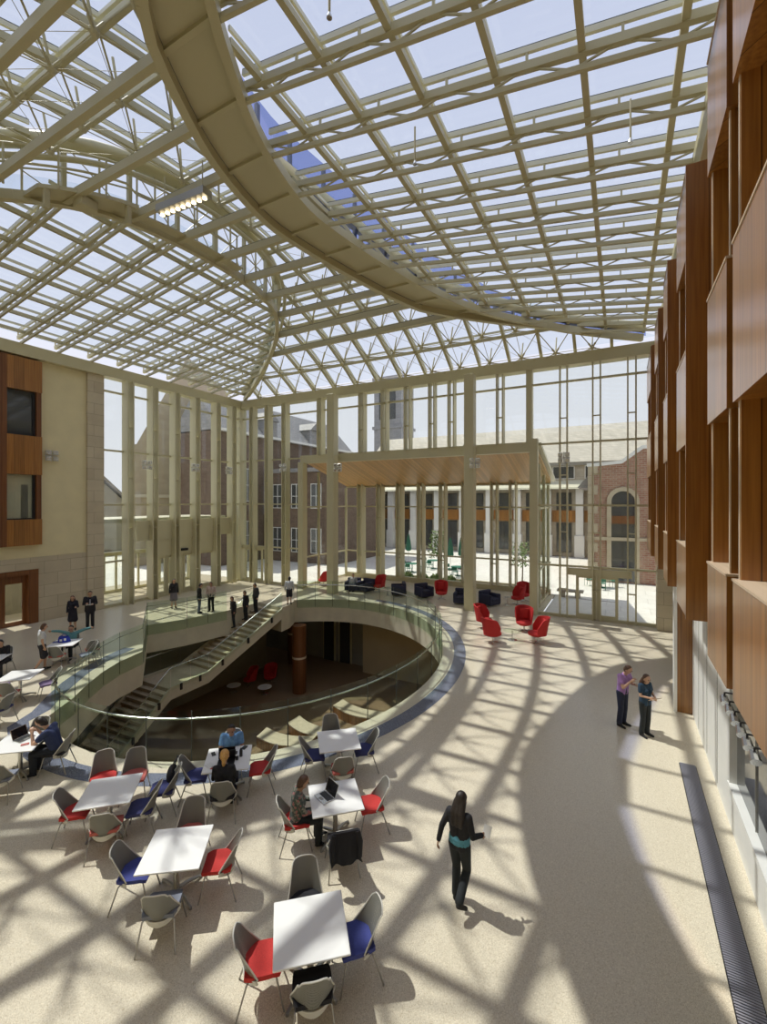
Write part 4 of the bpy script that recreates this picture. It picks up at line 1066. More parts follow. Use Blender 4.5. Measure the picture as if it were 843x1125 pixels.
chair(5, 2, .56, 'navy', 'mesh chair with navy seat left of the table by the blue floor band')
chair(5, 0, .60, 'navy', 'mesh chair with navy seat right of the table by the blue floor band')
chair(5, 1, .62, 'rose', 'mesh chair with coral seat at the camera side of the table by the blue band', .02)
chair(5, 3, .68, 'black', 'mesh chair behind the table by the blue floor band, back to the balustrade', .1)
c6l = chair(6, 2, .72, 'red', 'mesh chair under the woman in a patterned blouse')
chair(6, 0, .70, 'red', 'mesh chair with dark red seat opposite the woman at the laptop', .05)
c6n = chair(6, 1, .72, 'black', 'mesh chair with a black jacket draped over its back')
c7r = chair(7, 0, .74, 'black', 'mesh chair under the man in navy at the laptop')
chair(7, 3, .62, 'black', 'mesh chair tucked behind the laptop table of the man in navy')
chair(7, 1, .85, 'slateblue', 'mesh chair with grey-blue seat before the laptop table of the man in navy', .1)
chair(8, 1, .64, 'rose', 'mesh chair with rosy seat at the camera side of the empty left table', .0)
chair(8, 0, .82, 'violet', 'mesh chair with violet seat right of the empty left table, by the balustrade', -.1, 30)
chair(8, 2, .62, 'violet', 'mesh chair with violet seat at the frame edge left of the empty left table', -.05)
chair(8, 1, 1.75, 'navy', 'mesh chair with navy seat alone between the empty left table and the laptop man', .35, 70)
chair(9, 0, 1.0, 'red', 'mesh chair with red seat right of the blue-bag table', -.12, -60)
chair(9, 0, 1.05, 'slateblue', 'mesh chair with pale seat between the blue-bag table and the balustrade', -.72, 35)
chair(9, 1, .60, 'rose', 'mesh chair with rosy seat at the camera side of the blue-bag table', .0)
c9f = chair(9, 3, .62, 'black', 'mesh chair under the person stretching both arms')
c10f = chair(10, 3, .62, 'black', 'mesh chair under the person in black at the left frame edge', -.1)

# ---- things on the tables
def on_table(t, u, v, z=.74):
    (cx, cy), ang, _ = TABLES[t]; a = math.radians(ang); return (cx+u*math.cos(a)-v*math.sin(a), cy+u*math.sin(a)+v*math.cos(a), z), a
def laptop(t, u, v, rz, lab, lid=(.012, .012, .015), m='chrome', open_=112):
    p, a = on_table(t, u, v); e = empty('laptop', p, a+math.radians(rz), label=lab, category='laptop')
    b = MB().rbox(-.17, .17, -.12, .12, 0, .016, .006).build('base', M[m], e)
    MB().box(-.14, .14, -.02, .10, .0155, .0185).build('keyboard', M['black'], b); MB().box(-.05, .05, -.10, -.035, .0155, .0172).build('trackpad', M['wire'], b)
    l = MB().rbox(-.17, .17, 0, .010, 0, .235, .004); l.add([(-.155,-.001,.015),(.155,-.001,.015),(.155,-.001,.222),(-.155,-.001,.222)], [(0,1,2,3)], 1)
    q = l.build('lid', [M[m], M['screen']], e); q.location = (0, .12, .014); q.rotation_euler = (math.radians(90-open_)*1.0, 0, 0)
    return e
laptop(6, -.20, .02, -90+25, 'open silver laptop with dark screen on the table of the woman in a patterned blouse')
laptop(7, .02, .12, 60, 'open silver laptop with black screen before the man in navy')
laptop(4, .0, .10, 180, 'open black laptop turned toward the boy in light blue', m='black')
laptop(4, -.02, -.16, 0, 'low black laptop before the woman with a golden ponytail', m='black', open_=95)
def slab(t, u, v, rz, sx, sy, sz, m, name, lab, cat, grp=None):
    p, a = on_table(t, u, v); e = empty(name, p, a+math.radians(rz), label=lab, category=cat, group=grp)
    MB().rbox(-sx/2, sx/2, -sy/2, sy/2, 0, sz, min(sz, sx, sy)*.3).build('body', M[m], e)
    if cat == 'phone': MB().box(-sx*.44, sx*.44, -sy*.42, sy*.42, sz, sz+.0006).build('screen', M['screen'], e)
    else: MB().box(-sx*.5+.004, sx*.5-.004, -sy*.5+.004, -sy*.5+.008, sz*.2, sz+.0008).build('spine', M['white'], e)
slab(7, .18, -.17, 20, .15, .08, .018, 'seat_rose', 'notebook', 'small rose-red notebook beside the silver laptop of the man in navy', 'notebook')
slab(4, -.33, .22, 20, .08, .15, .012, 'black', 'phone', 'black phone near the left far corner of the two-person table', 'phone')
slab(4, .30, .34, -30, .09, .14, .02, 'black', 'phone', 'thick black phone near the right far corner of the two-person table', 'phone')
slab(4, -.32, -.22, 40, .14, .20, .012, 'white', 'notepad', 'white notepad on the camera-left corner of the two-person table', 'notepad')
slab(4, -.22, -.32, 70, .10, .16, .012, 'seat_rose', 'notebook', 'rosy notebook between notepad and ponytailed woman', 'notebook')
p, a = on_table(4, .26, .02)
for i, (dx, dy, lab) in enumerate([(0, 0, 'clear-topped dark drink bottle standing on the two-person table'), (.02, -.13, 'shorter dark cup on the two-person table beside the bottle')]):
    e = empty(['bottle', 'cup'][i], (p[0]+dx, p[1]+dy, .74), label=lab, category=['bottle', 'cup'][i])
    h = [.2, .1][i]
    MB().lathe([(.03, 0), (.033, .01), (.033, h*.65), (.015, h*.85), (.014, h*.93)] if i == 0 else [(.028, 0), (.036, h*.95)], 14).build('body', M['black'], e, True)
    MB().lathe([(.016, h*.92), (.016, h)] if i == 0 else [(.038, h*.95), (.036, h)], 12).build('cap', M['white'], e, True)
# blue shopping bag on table 9
p, a = on_table(9, -.05, .08)
e = empty('tote_bag', p, a, label='soft blue carrier bag with white patches on the table near the limestone wall', category='bag')
def bagfn(u, v):
    t = 2*PI*u; q = 1-.25*v**2
    return (.21*q*math.cos(t)*(1+.06*math.sin(5*t+3*v)), .11*q*math.sin(t)*(1+.08*math.sin(4*t)), .005+.22*v+.015*math.sin(3*t)*v)
MB().shell(bagfn, 24, 8, .006).build('sack', cloth((.03, .05, .42), 'royal'), e, True)
MB().quadprism([(.19*math.cos(t), .10*math.sin(t)) for t in [2*PI*i/16 for i in range(16)]], .004, .015).build('bottom', cloth((.03, .05, .42), 'royal'), e)
for sx in (-1, 1): MB().path([(-.09, sx*.06, .20), (-.05, sx*.05, .30), (.05, sx*.05, .30), (.09, sx*.06, .20)], .008, 6).build('handle', cloth((.03, .05, .42), 'royal'), e, True)
MB().box(-.10, -.02, -.118, -.112, .06, .14).box(.04, .12, -.118, -.112, .08, .17).build('white_patch', M['white'], e)
slab(9, -.34, .12, 10, .2, .14, .02, 'seat_blue', 'folder', 'flat blue folder left of the blue carrier bag', 'folder')
# jacket on the near chair of table 6
x, y, rz = c6n
e = empty('jacket', (x, y, 0), rz, label='black jacket hung over the chair back at the camera side of the laptop table', category='jacket')
def jk(u, v):
    s = (u-.5)*2; w = .20+.03*v
    if v < .3: q = v/.3; return (s*w, -.34+.10-.14*q, .78+.12*q)
    q = (v-.3)/.7; return (s*(w+.02*q)+.02*math.sin(q*7), -.385-.05*q+.02*math.cos(s*9)*q, .90-.50*q-.03*math.cos(s*5)*q)
MB().shell(jk, 16, 18, .014).build('body', M['seat_black'], e, True)
for sx in (-1, 1): MB().path([(sx*.19, -.37, .86), (sx*.23, -.41, .70), (sx*.22, -.44, .48)], [.05, .05, .04], 8).build('sleeve', M['seat_black'], e, True)
# black bag hanging on the left chair of table 4
x, y, rz = c4l
e = empty('shoulder_bag', (x, y, 0), rz, label='bulging black shoulder bag hung on the chair left of the two-person table', category='bag')
MB().ball((0, -.46, .52), .2, 16, sq=(.95, .55, 1.05)).build('sack', M['seat_black'], e, True)
MB().path([(-.15, -.44, .66), (-.12, -.40, .85), (0, -.345, .895), (.12, -.40, .85), (.15, -.44, .66)], .014, 6).build('strap', M['black'], e, True)

# ---- lounge: red wing chairs, navy club chairs, side tables
def make_wing():
    e = empty('wing_chair', (0,0,0))
    def body(u, v):
        # u round from one wing tip over the back to the other, v from seat edge up to the rim
        t = (u-.5)*2*1.95; s = abs(u-.5)*2
        hgt = (.62+.10*math.cos(t)) if s < .62 else (.72-.02)-(s-.62)/.38*.42
        r = .30+.075*v-.05*max(0, s-.5)*v
        return (r*1.05*math.sin(t), -.02-r*math.cos(t)*(1.0+.22*v*(1-s)), .34+(hgt)*v)
    MB().shell(body, 26, 10, .05).build('shell', M['redwool'], e, True)
    MB().lathe([(.05, .26), (.20, .27), (.32, .33), (.335, .40), (.30, .44), (.05, .455)], 24, (0, .06, 0)).build('seat', M['redwool'], e, True)
    MB().rbox(-.2, .2, -.335, -.25, .48, .95, .035).build('back_cushion', M['redwool'], e, True)
    MB().tube((0,.03,.03), (0,.03,.28), .03, 12).build('stem', M['chrome'], e, True)
    for k in range(4):
        a = PI/4+k*PI/2; MB().path([(0,.03,.05), (.18*math.cos(a), .03+.18*math.sin(a), .035), (.33*math.cos(a), .03+.33*math.sin(a), .014)], [.022, .018, .012], 8).build('foot', M['chrome'], e, True)
    return e
WING = [(541, 706, 150+180, 'red wing chair of the group of four nearest the camera, back to the opening'),
        (532, 690, 60+200, 'red wing chair of the group of four at its far left'),
        (576, 693, 190, 'red wing chair of the group of four facing the camera at the far side'),
        (591, 706, 115, 'red wing chair of the group of four on its right'),
        (569, 664, 135, 'red wing chair in front of the right alcove mullions, nearer of the two'),
        (576, 660, 200, 'red wing chair half hidden behind another beside the right alcove jamb'),
        (485, 658, 180+25, 'red wing chair seen from behind between two navy club chairs'),
        (417, 650, 160, 'red wing chair among navy club chairs at the left end of the alcove'),
        (356, 643, 100, 'red wing chair left of the big cream column, turned in profile'),
        (365.5, 640, 200, 'red wing chair half hidden by the big cream column')]
w0 = make_wing()
for i, (px, py, rz, lab) in enumerate(WING):
    o = w0 if i == 0 else copy_tree(w0); x, y = PZ(px, py); o.location = (x, y, 0); o.rotation_euler = (0, 0, math.radians(rz)); tag(o, lab, 'armchair', 'red wing chairs'); o.scale = (1.08,)*3
def make_club():
    e = empty('club_chair', (0,0,0))
    MB().rbox(-.40, .40, -.38, .40, .08, .30, .03).build('base', M['navywool'], e, True); MB().rbox(-.28, .28, -.25, .42, .29, .44, .05).build('seat', M['navywool'], e, True)
    MB().rbox(-.42, .42, -.42, -.22, .09, .76, .06).build('backrest', M['navywool'], e, True)
    for sx in (-1, 1):
        MB().rbox(sx*.27, sx*.43, -.40, .41, .09, .62, .05) if sx > 0 else None
        MB().rbox(min(sx*.27, sx*.43), max(sx*.27, sx*.43), -.40, .41, .09, .62, .05).build('armrest', M['navywool'], e, True)
        for y in (-.33, .33): MB().lathe([(.025, 0), (.025, .1)], 10, (sx*.34, y, 0)).build('foot', M['chrome'], e)
    return e
CLUB = [(388, 649, 195, 'navy club chair right of the big cream column with someone seated'), (402, 650, 170, 'navy club chair left of the red wing chair among the alcove seats'), (438, 654, 120, 'navy club chair alone between the first alcove mullions'),
        (466, 656, 235, 'navy club chair just left of the red wing chair seen from behind'), (508, 663, 190, 'navy club chair just left of the middle column'), (538, 665, 245, 'navy club chair just right of the middle column')]
k0 = make_club()
for i, (px, py, rz, lab) in enumerate(CLUB):
    o = k0 if i == 0 else copy_tree(k0); x, y = PZ(px, py); o.location = (x, y, 0); o.rotation_euler = (0, 0, math.radians(rz)); tag(o, lab, 'armchair', 'navy club chairs in the alcove'); o.scale = (1.14,)*3
def round_table(x, y, z, r, h, lab, top='tabletop', rz=0):
    e = empty('side_table', (x, y, z), rz, label=lab, category='table')
    MB().lathe([(r-.01, h-.02), (r, h-.012), (r, h-.004), (r-.006, h)], 28).build('tabletop', M[top], e)
    MB().lathe([(r*.55, 0), (r*.55, .008), (.03, .02), (.02, .06), (.02, h-.02)], 20).build('pedestal', M['chrome'], e, True)
round_table(*PZ(563, 703), 0, .40, .42, 'round glass side table amid the four red wing chairs', 'railglass')
round_table(*PZ(558, 665), 0, .22, .5, 'small steel side table beside the right alcove wing chairs', 'chrome')
round_table(*PZ(426, 654), 0, .22, .5, 'small steel side table between red wing chair and lone navy club chair', 'chrome')
# lower level lounge
for i, (px, py, rz, lab) in enumerate([(275, 753, 150, 'dark red wing chair on the lower level nearer the stair'), (297, 750, 200, 'dark red wing chair on the lower level nearer the wood column')]):
    x, y = PZ(px, py, LOW); copy_tree(w0, (x, y, LOW), math.radians(rz), label=lab, category='armchair', group='red wing chairs')
round_table(*PZ(257, 760, LOW), LOW, .42, .42, 'round pale table on the lower level under the stair')
round_table(*PZ(291, 762, LOW), LOW, .42, .42, 'round pale table covered in papers on the lower level')
x, y = PZ(291, 762, LOW)
for i in range(3):
    e = empty('paper_sheet', (x-.15+.16*i, y-.1+.12*(i % 2), LOW+.421+.002*i), .5*i, label=['white paper sheet on the littered lower table, at its left', 'white paper sheet on the littered lower table, in its middle', 'white paper sheet on the littered lower table, at its right'][i], category='paper')
    MB().box(-.10, .10, -.14, .14, 0, .0015).build('sheet', M['white'], e)
# ================================================================== PEOPLE
def capsules(caps, vox, name, pad=0.0):
    """one continuous skin over tapered limbs: (p0, p1, r0, r1)"""
    b = MB()
    for p0, p1, r0, r1 in caps:
        p0, p1 = V(p0), V(p1); r0 += pad; r1 += pad; d = p1-p0; L = d.length
        if L < 1e-5: b.ball(p0, r0, 12); continue
        d.normalize(); pts, rs = [], []
        for i in range(5):
            t = PI/2*(1-i/4); pts.append(p0-d*(r0*math.sin(t))); rs.append(max(r0*math.cos(t), .0008))
        for i in range(5):
            t = PI/2*i/4; pts.append(p1+d*(r1*math.sin(t))); rs.append(max(r1*math.cos(t), .0008))
        b.path(pts, rs, 12)
    o = b.build('tmp', [], None)
    m = o.modifiers.new('r', 'REMESH'); m.mode = 'VOXEL'; m.voxel_size = vox; m.use_smooth_shade = True
    s = o.modifiers.new('s', 'SMOOTH'); s.iterations = 3; s.factor = .5
    dg = bpy.context.evaluated_depsgraph_get(); me = bpy.data.meshes.new_from_object(o.evaluated_get(dg))
    me.name = name; old = o.data; bpy.data.objects.remove(o); bpy.data.meshes.remove(old)
    me.materials.clear(); return me
def link(name, me, m, parent=None):
    me.materials.append(m); o = bpy.data.objects.new(name, me); C.objects.link(o); o.parent = parent; return o
def hand(w, d, palm_n, k=1.0):
    """palm, four fingers and a thumb from wrist w along d; palm_n is the way the palm faces"""
    w, d, n = V(w), V(d).normalized(), V(palm_n); n = (n-d*n.dot(d)).normalized(); s = d.cross(n); c = []
    for j in range(4):
        o = w+s*((j-1.5)*.021*k)+d*.075*k; L = (.062, .072, .068, .052)[j]*k
        c.append((w+s*((j-1.5)*.014*k), o, .016*k, .0125*k)); q = o+(d*.85+n*.5).normalized()*L*.55
        c += [(o, q, .0105*k, .0095*k), (q, q+(d*.5+n*.85).normalized()*L*.5, .0095*k, .008*k)]
    t0 = w-s*.03*k+d*.02*k; t1 = t0+(d*.6-s*.7+n*.4).normalized()*.045*k
    c += [(w, t0, .018*k, .016*k), (t0, t1, .014*k, .011*k), (t1, t1+(d*.9+n*.5).normalized()*.035*k, .011*k, .009*k)]
    return c
def person(label, loc, rz, skin='skin', hair='hair_dark', hair_style='short', H=1.7, female=False, top=(.1,.1,.1), top_name='black', bottom=(.03,.03,.04), bottom_name='trousers',
           seat=False, lean=0.0, head=(0, .04), larm=None, rarm=None, lleg=None, rleg=None, sleeve='short', legs='long', shoe=(.02,.02,.02), vox=.012, jacket=None, waistband=None):
    k = H/1.7; rot = lambda p: p
    hz = .50 if seat else .92
    hip = V((0, 0, hz)); up = V((0, math.sin(lean), math.cos(lean))); fw = V((0, math.cos(lean), -math.sin(lean))); X = V((1, 0, 0))
    at = lambda x, f, u: hip+X*x+fw*f+up*u
    sw = .165 if female else .19; hw = .085
    waist, chest, neck = at(0, .0, .17), at(0, .0, .38), at(0, .005, .52)
    sh = {s: at(s*sw, -.01, .475) for s in (-1, 1)}
    hc = neck+up*.135+fw*.025+X*head[0]*.3+V((0, head[1], 0))
    hd = (hc-neck).normalized()
    fdir = (V((head[0], 1, -head[1]*4))).normalized()      # where the face points
    arms = {}
    for s, a in ((-1, larm), (1, rarm)):
        e, w = a if a else ((s*.06, -.03, -.27), (s*.065, .04, -.51))
        arms[s] = (sh[s]+V((e[0], e[1], e[2])), sh[s]+V((w[0], w[1], w[2])))
    legsj = {}
    for s, l in ((-1, lleg), (1, rleg)):
        if l: kn, an = l
        elif seat: kn, an = (s*.12, .42, .50), (s*.12, .40, .085)
        else: kn, an = (s*.095, .015, .49), (s*.10, -.03, .085)
        legsj[s] = (V(kn), V(an))
    th, ca = (.082, .055) if female else (.085, .058)
    torso = []
    for s in (-1, 1):
        torso += [(at(s*hw*.75, 0, .0), at(s*.055, 0, .18), .105 if female else .10, .092 if female else .10), (at(s*.055, 0, .18), at(s*.075, .0, .36), .092 if female else .10, .10 if female else .108),
                  (at(s*.075, 0, .36), at(s*(sw-.035), -.01, .46), .10, .062)]
        if female: torso.append((at(s*.07, .06, .34), at(s*.07, .085, .33), .062, .055))
    torso.append((at(0, 0, .40), neck-up*.04, .09, .06))
    armc = {s: [(sh[s], arms[s][0], .054 if not female else .046, .040 if not female else .035), (arms[s][0], arms[s][1], .040 if not female else .034, .026 if not female else .023)] for s in (-1, 1)}
    legc = {s: [(hip+X*s*hw, legsj[s][0], th+.012, ca+.004), (legsj[s][0], legsj[s][1], ca, .036)] for s in (-1, 1)}
    feet = {}
    for s in (-1, 1):
        an = legsj[s][1]; shin = (an-legsj[s][0]).normalized(); f = V((s*.10, 1, 0)); f = (f-shin*f.dot(shin)*.8).normalized()
        if an.z < .12: f = V((s*.12, 1, -.02)).normalized()
        heel = an-V((0, .025, .03)) if an.z < .12 else an+shin*.04
        feet[s] = [(heel-V((0,0,.018 if an.z < .12 else 0)), heel+f*.20-V((0,0,.022 if an.z < .12 else 0)), .036, .026), (an, heel+f*.08, .036, .034)]
    headc = [(neck-up*.05, hc-hd*.06, .052 if female else .06, .052), (hc+hd*.035-fdir*.01, hc-hd*.055+fdir*.02, .092, .062), (hc+fdir*.088-hd*.005, hc+fdir*.108-hd*.022, .012, .014), (hc+fdir*.055-hd*.08, hc+fdir*.07-hd*.085, .036, .028)]
    ear = fdir.cross(V((0,0,1))).normalized()
    for s in (-1, 1): headc.append((hc+ear*s*.086-hd*.005, hc+ear*s*.088-hd*.035, .014, .010))
    hands = []
    for s in (-1, 1): hands += hand(arms[s][1], arms[s][1]-arms[s][0], V((-s*.8, .25, -.3)), .95)
    allc = torso+headc+hands+armc[-1]+armc[1]+legc[-1]+legc[1]+feet[-1]+feet[1]
    body = link('person', capsules(allc, vox, 'body'), M[skin]); tag(body, label, 'person')
    body.location = loc; body.rotation_euler = (0, 0, rz); body.scale = (k, k, k)
    # garments
    tp = list(torso)
    f = {'none': 0, 'short': .5, 'long': .97}[sleeve]
    for s in (-1, 1):
        a = armc[s]
        if sleeve == 'long': tp += [a[0], (a[1][0], a[1][0]+(a[1][1]-a[1][0])*.93, a[1][2], a[1][3]+.004)]
        elif sleeve == 'short': tp.append((a[0][0], a[0][0]+(a[0][1]-a[0][0])*.55, a[0][2]+.002, a[0][3]+.012))
    if jacket:
        for s in (-1, 1): tp.append((at(s*.08, 0, .1), at(s*.09, .0, -.10 if not seat else .0), .115, .115))
    link('jacket' if jacket else 'shirt', capsules(tp, vox, 'shirt', .013), cloth(top, top_name), body)
    if legs == 'dress':
        bc = [(at(s*.06, 0, .05), at(s*.09, .0, -.40), .10, .12) for s in (-1, 1)]+[(at(-.09, 0, -.4), at(.09, 0, -.4), .115, .115)]
        link('skirt', capsules(bc, vox, 'skirt', .012), cloth(bottom, bottom_name), body)
    else:
        bc = [(at(-hw*.75, 0, .02), at(hw*.75, 0, .02), .10, .10), (at(0, 0, .0), at(0, 0, .10), .10, .098)]
        for s in (-1, 1):
            a, b_ = legc[s]
            if legs == 'long': bc += [a, (b_[0], b_[0]+(b_[1]-b_[0])*.97, b_[2]+.006, b_[3]+.022)]
            else: bc.append((a[0], a[0]+(a[1]-a[0])*.92, a[2]+.012, a[3]+.03))
        link('trousers' if legs == 'long' else 'shorts', capsules(bc, vox, 'trousers', .010), cloth(bottom, bottom_name), body)
    if waistband:
        link('shirt_hem', capsules([(at(-hw*.7, 0, .10), at(hw*.7, 0, .10), .100, .100), (at(-hw*.7, 0, .05), at(hw*.7, 0, .05), .102, .102)], vox, 'hem', .016), cloth(*waistband), body)
    for s in (-1, 1): link('shoe', capsules([(p+V((0,0,-.004)), q+V((0,0,-.004)), r0, r1) for p, q, r0, r1 in feet[s]], vox, 'shoe', .006), cloth(shoe, 'shoe%d' % int(shoe[0]*100)), body)
    # hair and eyes
    hr = [(hc+hd*.045-fdir*.026, hc-hd*.01-fdir*.036, .094, .084)]
    if hair_style == 'short': hr.append((hc-hd*.01-fdir*.04, hc-hd*.06-fdir*.045, .075, .055))
    if hair_style == 'long':
        for s in (-1, 0, 1):
            q = neck+X*s*.065-fw*.075
            hr += [(hc-hd*.02-fdir*.045+ear*s*.045, q, .062, .055), (q, q-up*.17-fw*.025, .055, .04)]
    if hair_style == 'tail':
        q = hc-fdir*.125+hd*.02
        hr += [(hc-fdir*.08+hd*.01, q, .04, .032), (q, q-V((0,0,.12))-fdir*.03, .034, .036), (q-V((0,0,.12))-fdir*.03, q-V((0,0,.27))-fdir*.01, .036, .014), (hc-hd*.01-fdir*.04, hc-hd*.06-fdir*.04, .07, .05)]
    link('hair', capsules(hr, min(vox, .011), 'hair'), M[hair], body)
    b = MB()
    for s in (-1, 1): b.ball(hc+fdir*.083+ear*s*.034+hd*.012, .012, 8)
    b.build('eyes', M['eye'], body, True)
    return body, {'hand': {s: arms[s][1] for s in (-1, 1)}, 'k': k}
def in_world(body, p): return Matrix.LocRotScale(body.location, body.rotation_euler, body.scale) @ V(p)
def sheet(body, p, rx, ry, rz, sx, sy, name, lab, m='white', th=.004, cat=None):
    e = empty(name, in_world(body, p), label=lab, category=cat or name.split('_')[-1]); e.rotation_euler = (rx, ry, body.rotation_euler.z+rz)
    MB().rbox(-sx/2, sx/2, -sy/2, sy/2, -th/2, th/2, min(th*.3, .002)).build('cover', M[m], e)
    MB().box(-sx/2+.006, sx/2-.003, -sy/2+.004, sy/2-.004, -th*.35, th*.35).build('pages', M['white'], e); return e
R = math.radians
def face(px, py, qx, qy):
    """bearing for somebody at one spot looking at another, both on the floor"""
    a, b_ = PZ(px, py), PZ(qx, qy); return math.atan2(b_[1]-a[1], b_[0]-a[0])-PI/2
# walking woman in the foreground, seen from behind
x, y = PZ(505, 990)
wk, j = person('woman with long black hair striding alone, seen from behind', (x, y, 0), face(505, 990, 560, 900), hair_style='long', H=1.66, female=True, top=(.016,.016,.02), top_name='black_knit', sleeve='long',
    bottom=(.02,.025,.028), bottom_name='black_trousers', larm=((-.09, -.10, -.23), (-.13, -.14, -.46)), rarm=((.08, -.03, -.25), (.15, .16, -.30)), lleg=((-.085, .07, .50), (-.07, .02, .085)), rleg=((.10, .06, .51), (.14, -.30, .27)), vox=.010, waistband=((.10, .32, .42), 'teal_hem'), skin='skin_tan')
sheet(wk, j['hand'][1]+V((.05, .09, .03)), .9, .3, .4, .12, .16, 'notebook', 'pale notebook in the striding woman\'s hand', 'white')
# couple standing at the right
x, y = PZ(684, 797)
person('man in lilac shirt raising a hand to his chin, standing', (x, y, 0), face(684, 797, 720, 806)+R(-25), hair='hair_brown', H=1.74, top=(.36,.20,.46), top_name='lilac', bottom=(.025,.03,.06), bottom_name='navy_trousers', head=(.1, .07), lean=.12,
    rarm=((.05, .12, -.26), (-.10, .26, -.06)), larm=((-.05, .08, -.27), (.10, .26, -.20)), vox=.010)
x, y = PZ(709, 808)
w2, j = person('woman with long dark hair holding papers beside the man in lilac', (x, y, 0), R(180)+YAW+R(20), hair='hair_brown', hair_style='long', H=1.64, female=True, top=(.02,.05,.09), top_name='dark_blue', bottom=(.02,.02,.022), bottom_name='black_trousers', head=(.05, .03),
    rarm=((.05, .05, -.26), (-.07, .24, -.26)), larm=((-.05, .05, -.26), (.07, .24, -.28)), sleeve='short', vox=.010)
sheet(w2, V((0, .30, .92+.20)), .5, 0, 0, .26, .20, 'paper_stack', 'cream papers held by the woman beside the man in lilac', 'litwood', .01, 'papers')
# seated people
def sit(c, lab, H=1.66, fwd=.0, **kw):
    x, y, rz = c; return person(lab, (x-math.sin(rz)*fwd, y+math.cos(rz)*fwd, -.035), rz, seat=True, H=H, **kw)
tw = dict(larm=((-.05, .10, -.26), (.03, .36, -.26)), rarm=((.05, .10, -.26), (-.03, .36, -.26)))
sit(c6l, 'woman in a patterned blouse typing at a silver laptop', H=1.68, female=True, top=(.20,.20,.17), top_name='patterned', bottom=(.02,.02,.022), bottom_name='black_trousers', hair='hair_brown', lean=.10, head=(0, .05), sleeve='long', skin='skin_tan', vox=.010, **tw)
sit(c7r, 'man in navy shirt hunched over a silver laptop, chin on his hands', H=1.78, top=(.03,.045,.12), top_name='navy', bottom=(.02,.025,.035), bottom_name='dark_jeans', lean=.32, head=(0, .08), larm=((-.02, .22, -.22), (.10, .30, .0)), rarm=((.02, .22, -.22), (-.10, .30, -.02)), vox=.010)
sit(c4f, 'boy in light blue shirt facing the camera behind a black laptop', H=1.66, top=(.16,.34,.62), top_name='light_blue', bottom=(.03,.03,.05), bottom_name='navy_trousers', lean=.12, head=(0, .05), vox=.010, skin='skin_tan', **tw)
sit(c4n, 'woman with a golden ponytail in black, back to the camera', H=1.66, female=True, top=(.015,.015,.018), top_name='black_knit', bottom=(.02,.02,.022), bottom_name='black_trousers', hair='hair_blonde', hair_style='tail', lean=.16, head=(0, .05), sleeve='long', vox=.010, **tw)
sit(c9f, 'person in teal shirt stretching both arms wide behind the blue carrier bag', H=1.7, top=(.12,.30,.32), top_name='teal', bottom=(.02,.02,.025), bottom_name='black_trousers', lean=-.05, larm=((-.25, -.02, .10), (-.50, .04, .16)), rarm=((.25, -.02, .08), (.50, .04, .12)), vox=.014, sleeve='long')
sit(c10f, 'person in black sitting at the white table on the left frame edge', H=1.74, top=(.015,.015,.018), top_name='black_knit', lean=.15, head=(0, .04), sleeve='long', vox=.014, **tw)
x, y = PZ(388, 649); person('person in pale grey sitting low in the navy club chair beside the big column', (x, y, -.04), R(195), seat=True, H=1.66, top=(.45,.46,.48), top_name='pale_grey', hair='hair_dark', lean=-.1, vox=.014, sleeve='long')
# standing and walking people, left to right across the far side
x, y = PZ(46, 737)
person('man in white shirt and dark shorts walking past the left tables', (x, y, 0), face(46, 737, 120, 720), H=1.72, top=(.62,.64,.66), top_name='white_tee', bottom=(.025,.025,.035), bottom_name='black_shorts', legs='short', hair='hair_brown', lleg=((-.09, .12, .50), (-.09, .10, .09)), rleg=((.09, .03, .50), (.10, -.22, .16)), vox=.013)
x, y = PZ(80, 692)
person('woman with long hair in a short dark dress before the limestone wall', (x, y, 0), face(80, 692, 60, 720), hair='hair_brown', hair_style='long', H=1.66, female=True, top=(.02,.02,.035), top_name='midnight', bottom=(.02,.02,.035), bottom_name='midnight', legs='dress', sleeve='long', larm=((-.06, .06, -.26), (-.02, .22, -.24)), vox=.013)
x, y = PZ(99, 690)
mn, j = person('man in dark suit and tie holding papers before the limestone wall', (x, y, 0), face(99, 690, 95, 740), H=1.82, top=(.022,.022,.03), top_name='suit', bottom=(.022,.022,.03), bottom_name='suit', sleeve='long', jacket=True, larm=((-.06, .06, -.27), (.06, .24, -.26)), rarm=((.06, .06, -.27), (-.04, .24, -.22)), vox=.013)
MB().extr([(-.02, .128, 1.34), (.02, .128, 1.34), (.03, .135, 1.08), (0, .135, 1.04), (-.03, .135, 1.08)], (0, .01, 0)).build('tie', cloth((.35,.37,.42), 'tie'), mn)
sheet(mn, V((.02, .30, 1.13)), .4, 0, .1, .30, .21, 'paper_stack', 'white papers in the hands of the man in the dark suit', 'white', .008, 'papers')
x, y = PZ(191, 668)
person('woman in black top and grey skirt standing before the entrance doors', (x, y, 0), face(191, 668, 215, 690), hair_style='long', H=1.7, female=True, top=(.02,.02,.022), top_name='black_knit', bottom=(.14,.13,.15), bottom_name='grey_skirt', legs='dress', sleeve='long', vox=.013, shoe=(.02,.02,.02))
x, y = PZ(219, 673.5)
person('person in dark coat and blue jeans at the floor edge above the stair', (x, y, 0), face(219, 673, 234, 672), H=1.66, top=(.02,.022,.02), top_name='dark_coat', bottom=(.12,.15,.22), bottom_name='blue_jeans', sleeve='long', jacket=True, vox=.013, head=(0, .06))
x, y = PZ(232, 671.5)
person('person in pale pink shirt and black trousers standing above the stair', (x, y, 0), face(232, 671, 219, 680), H=1.66, top=(.60,.47,.42), top_name='pale_pink', bottom=(.018,.018,.02), bottom_name='black_trousers', sleeve='long', vox=.013)
x, y = PZ(318, 664)
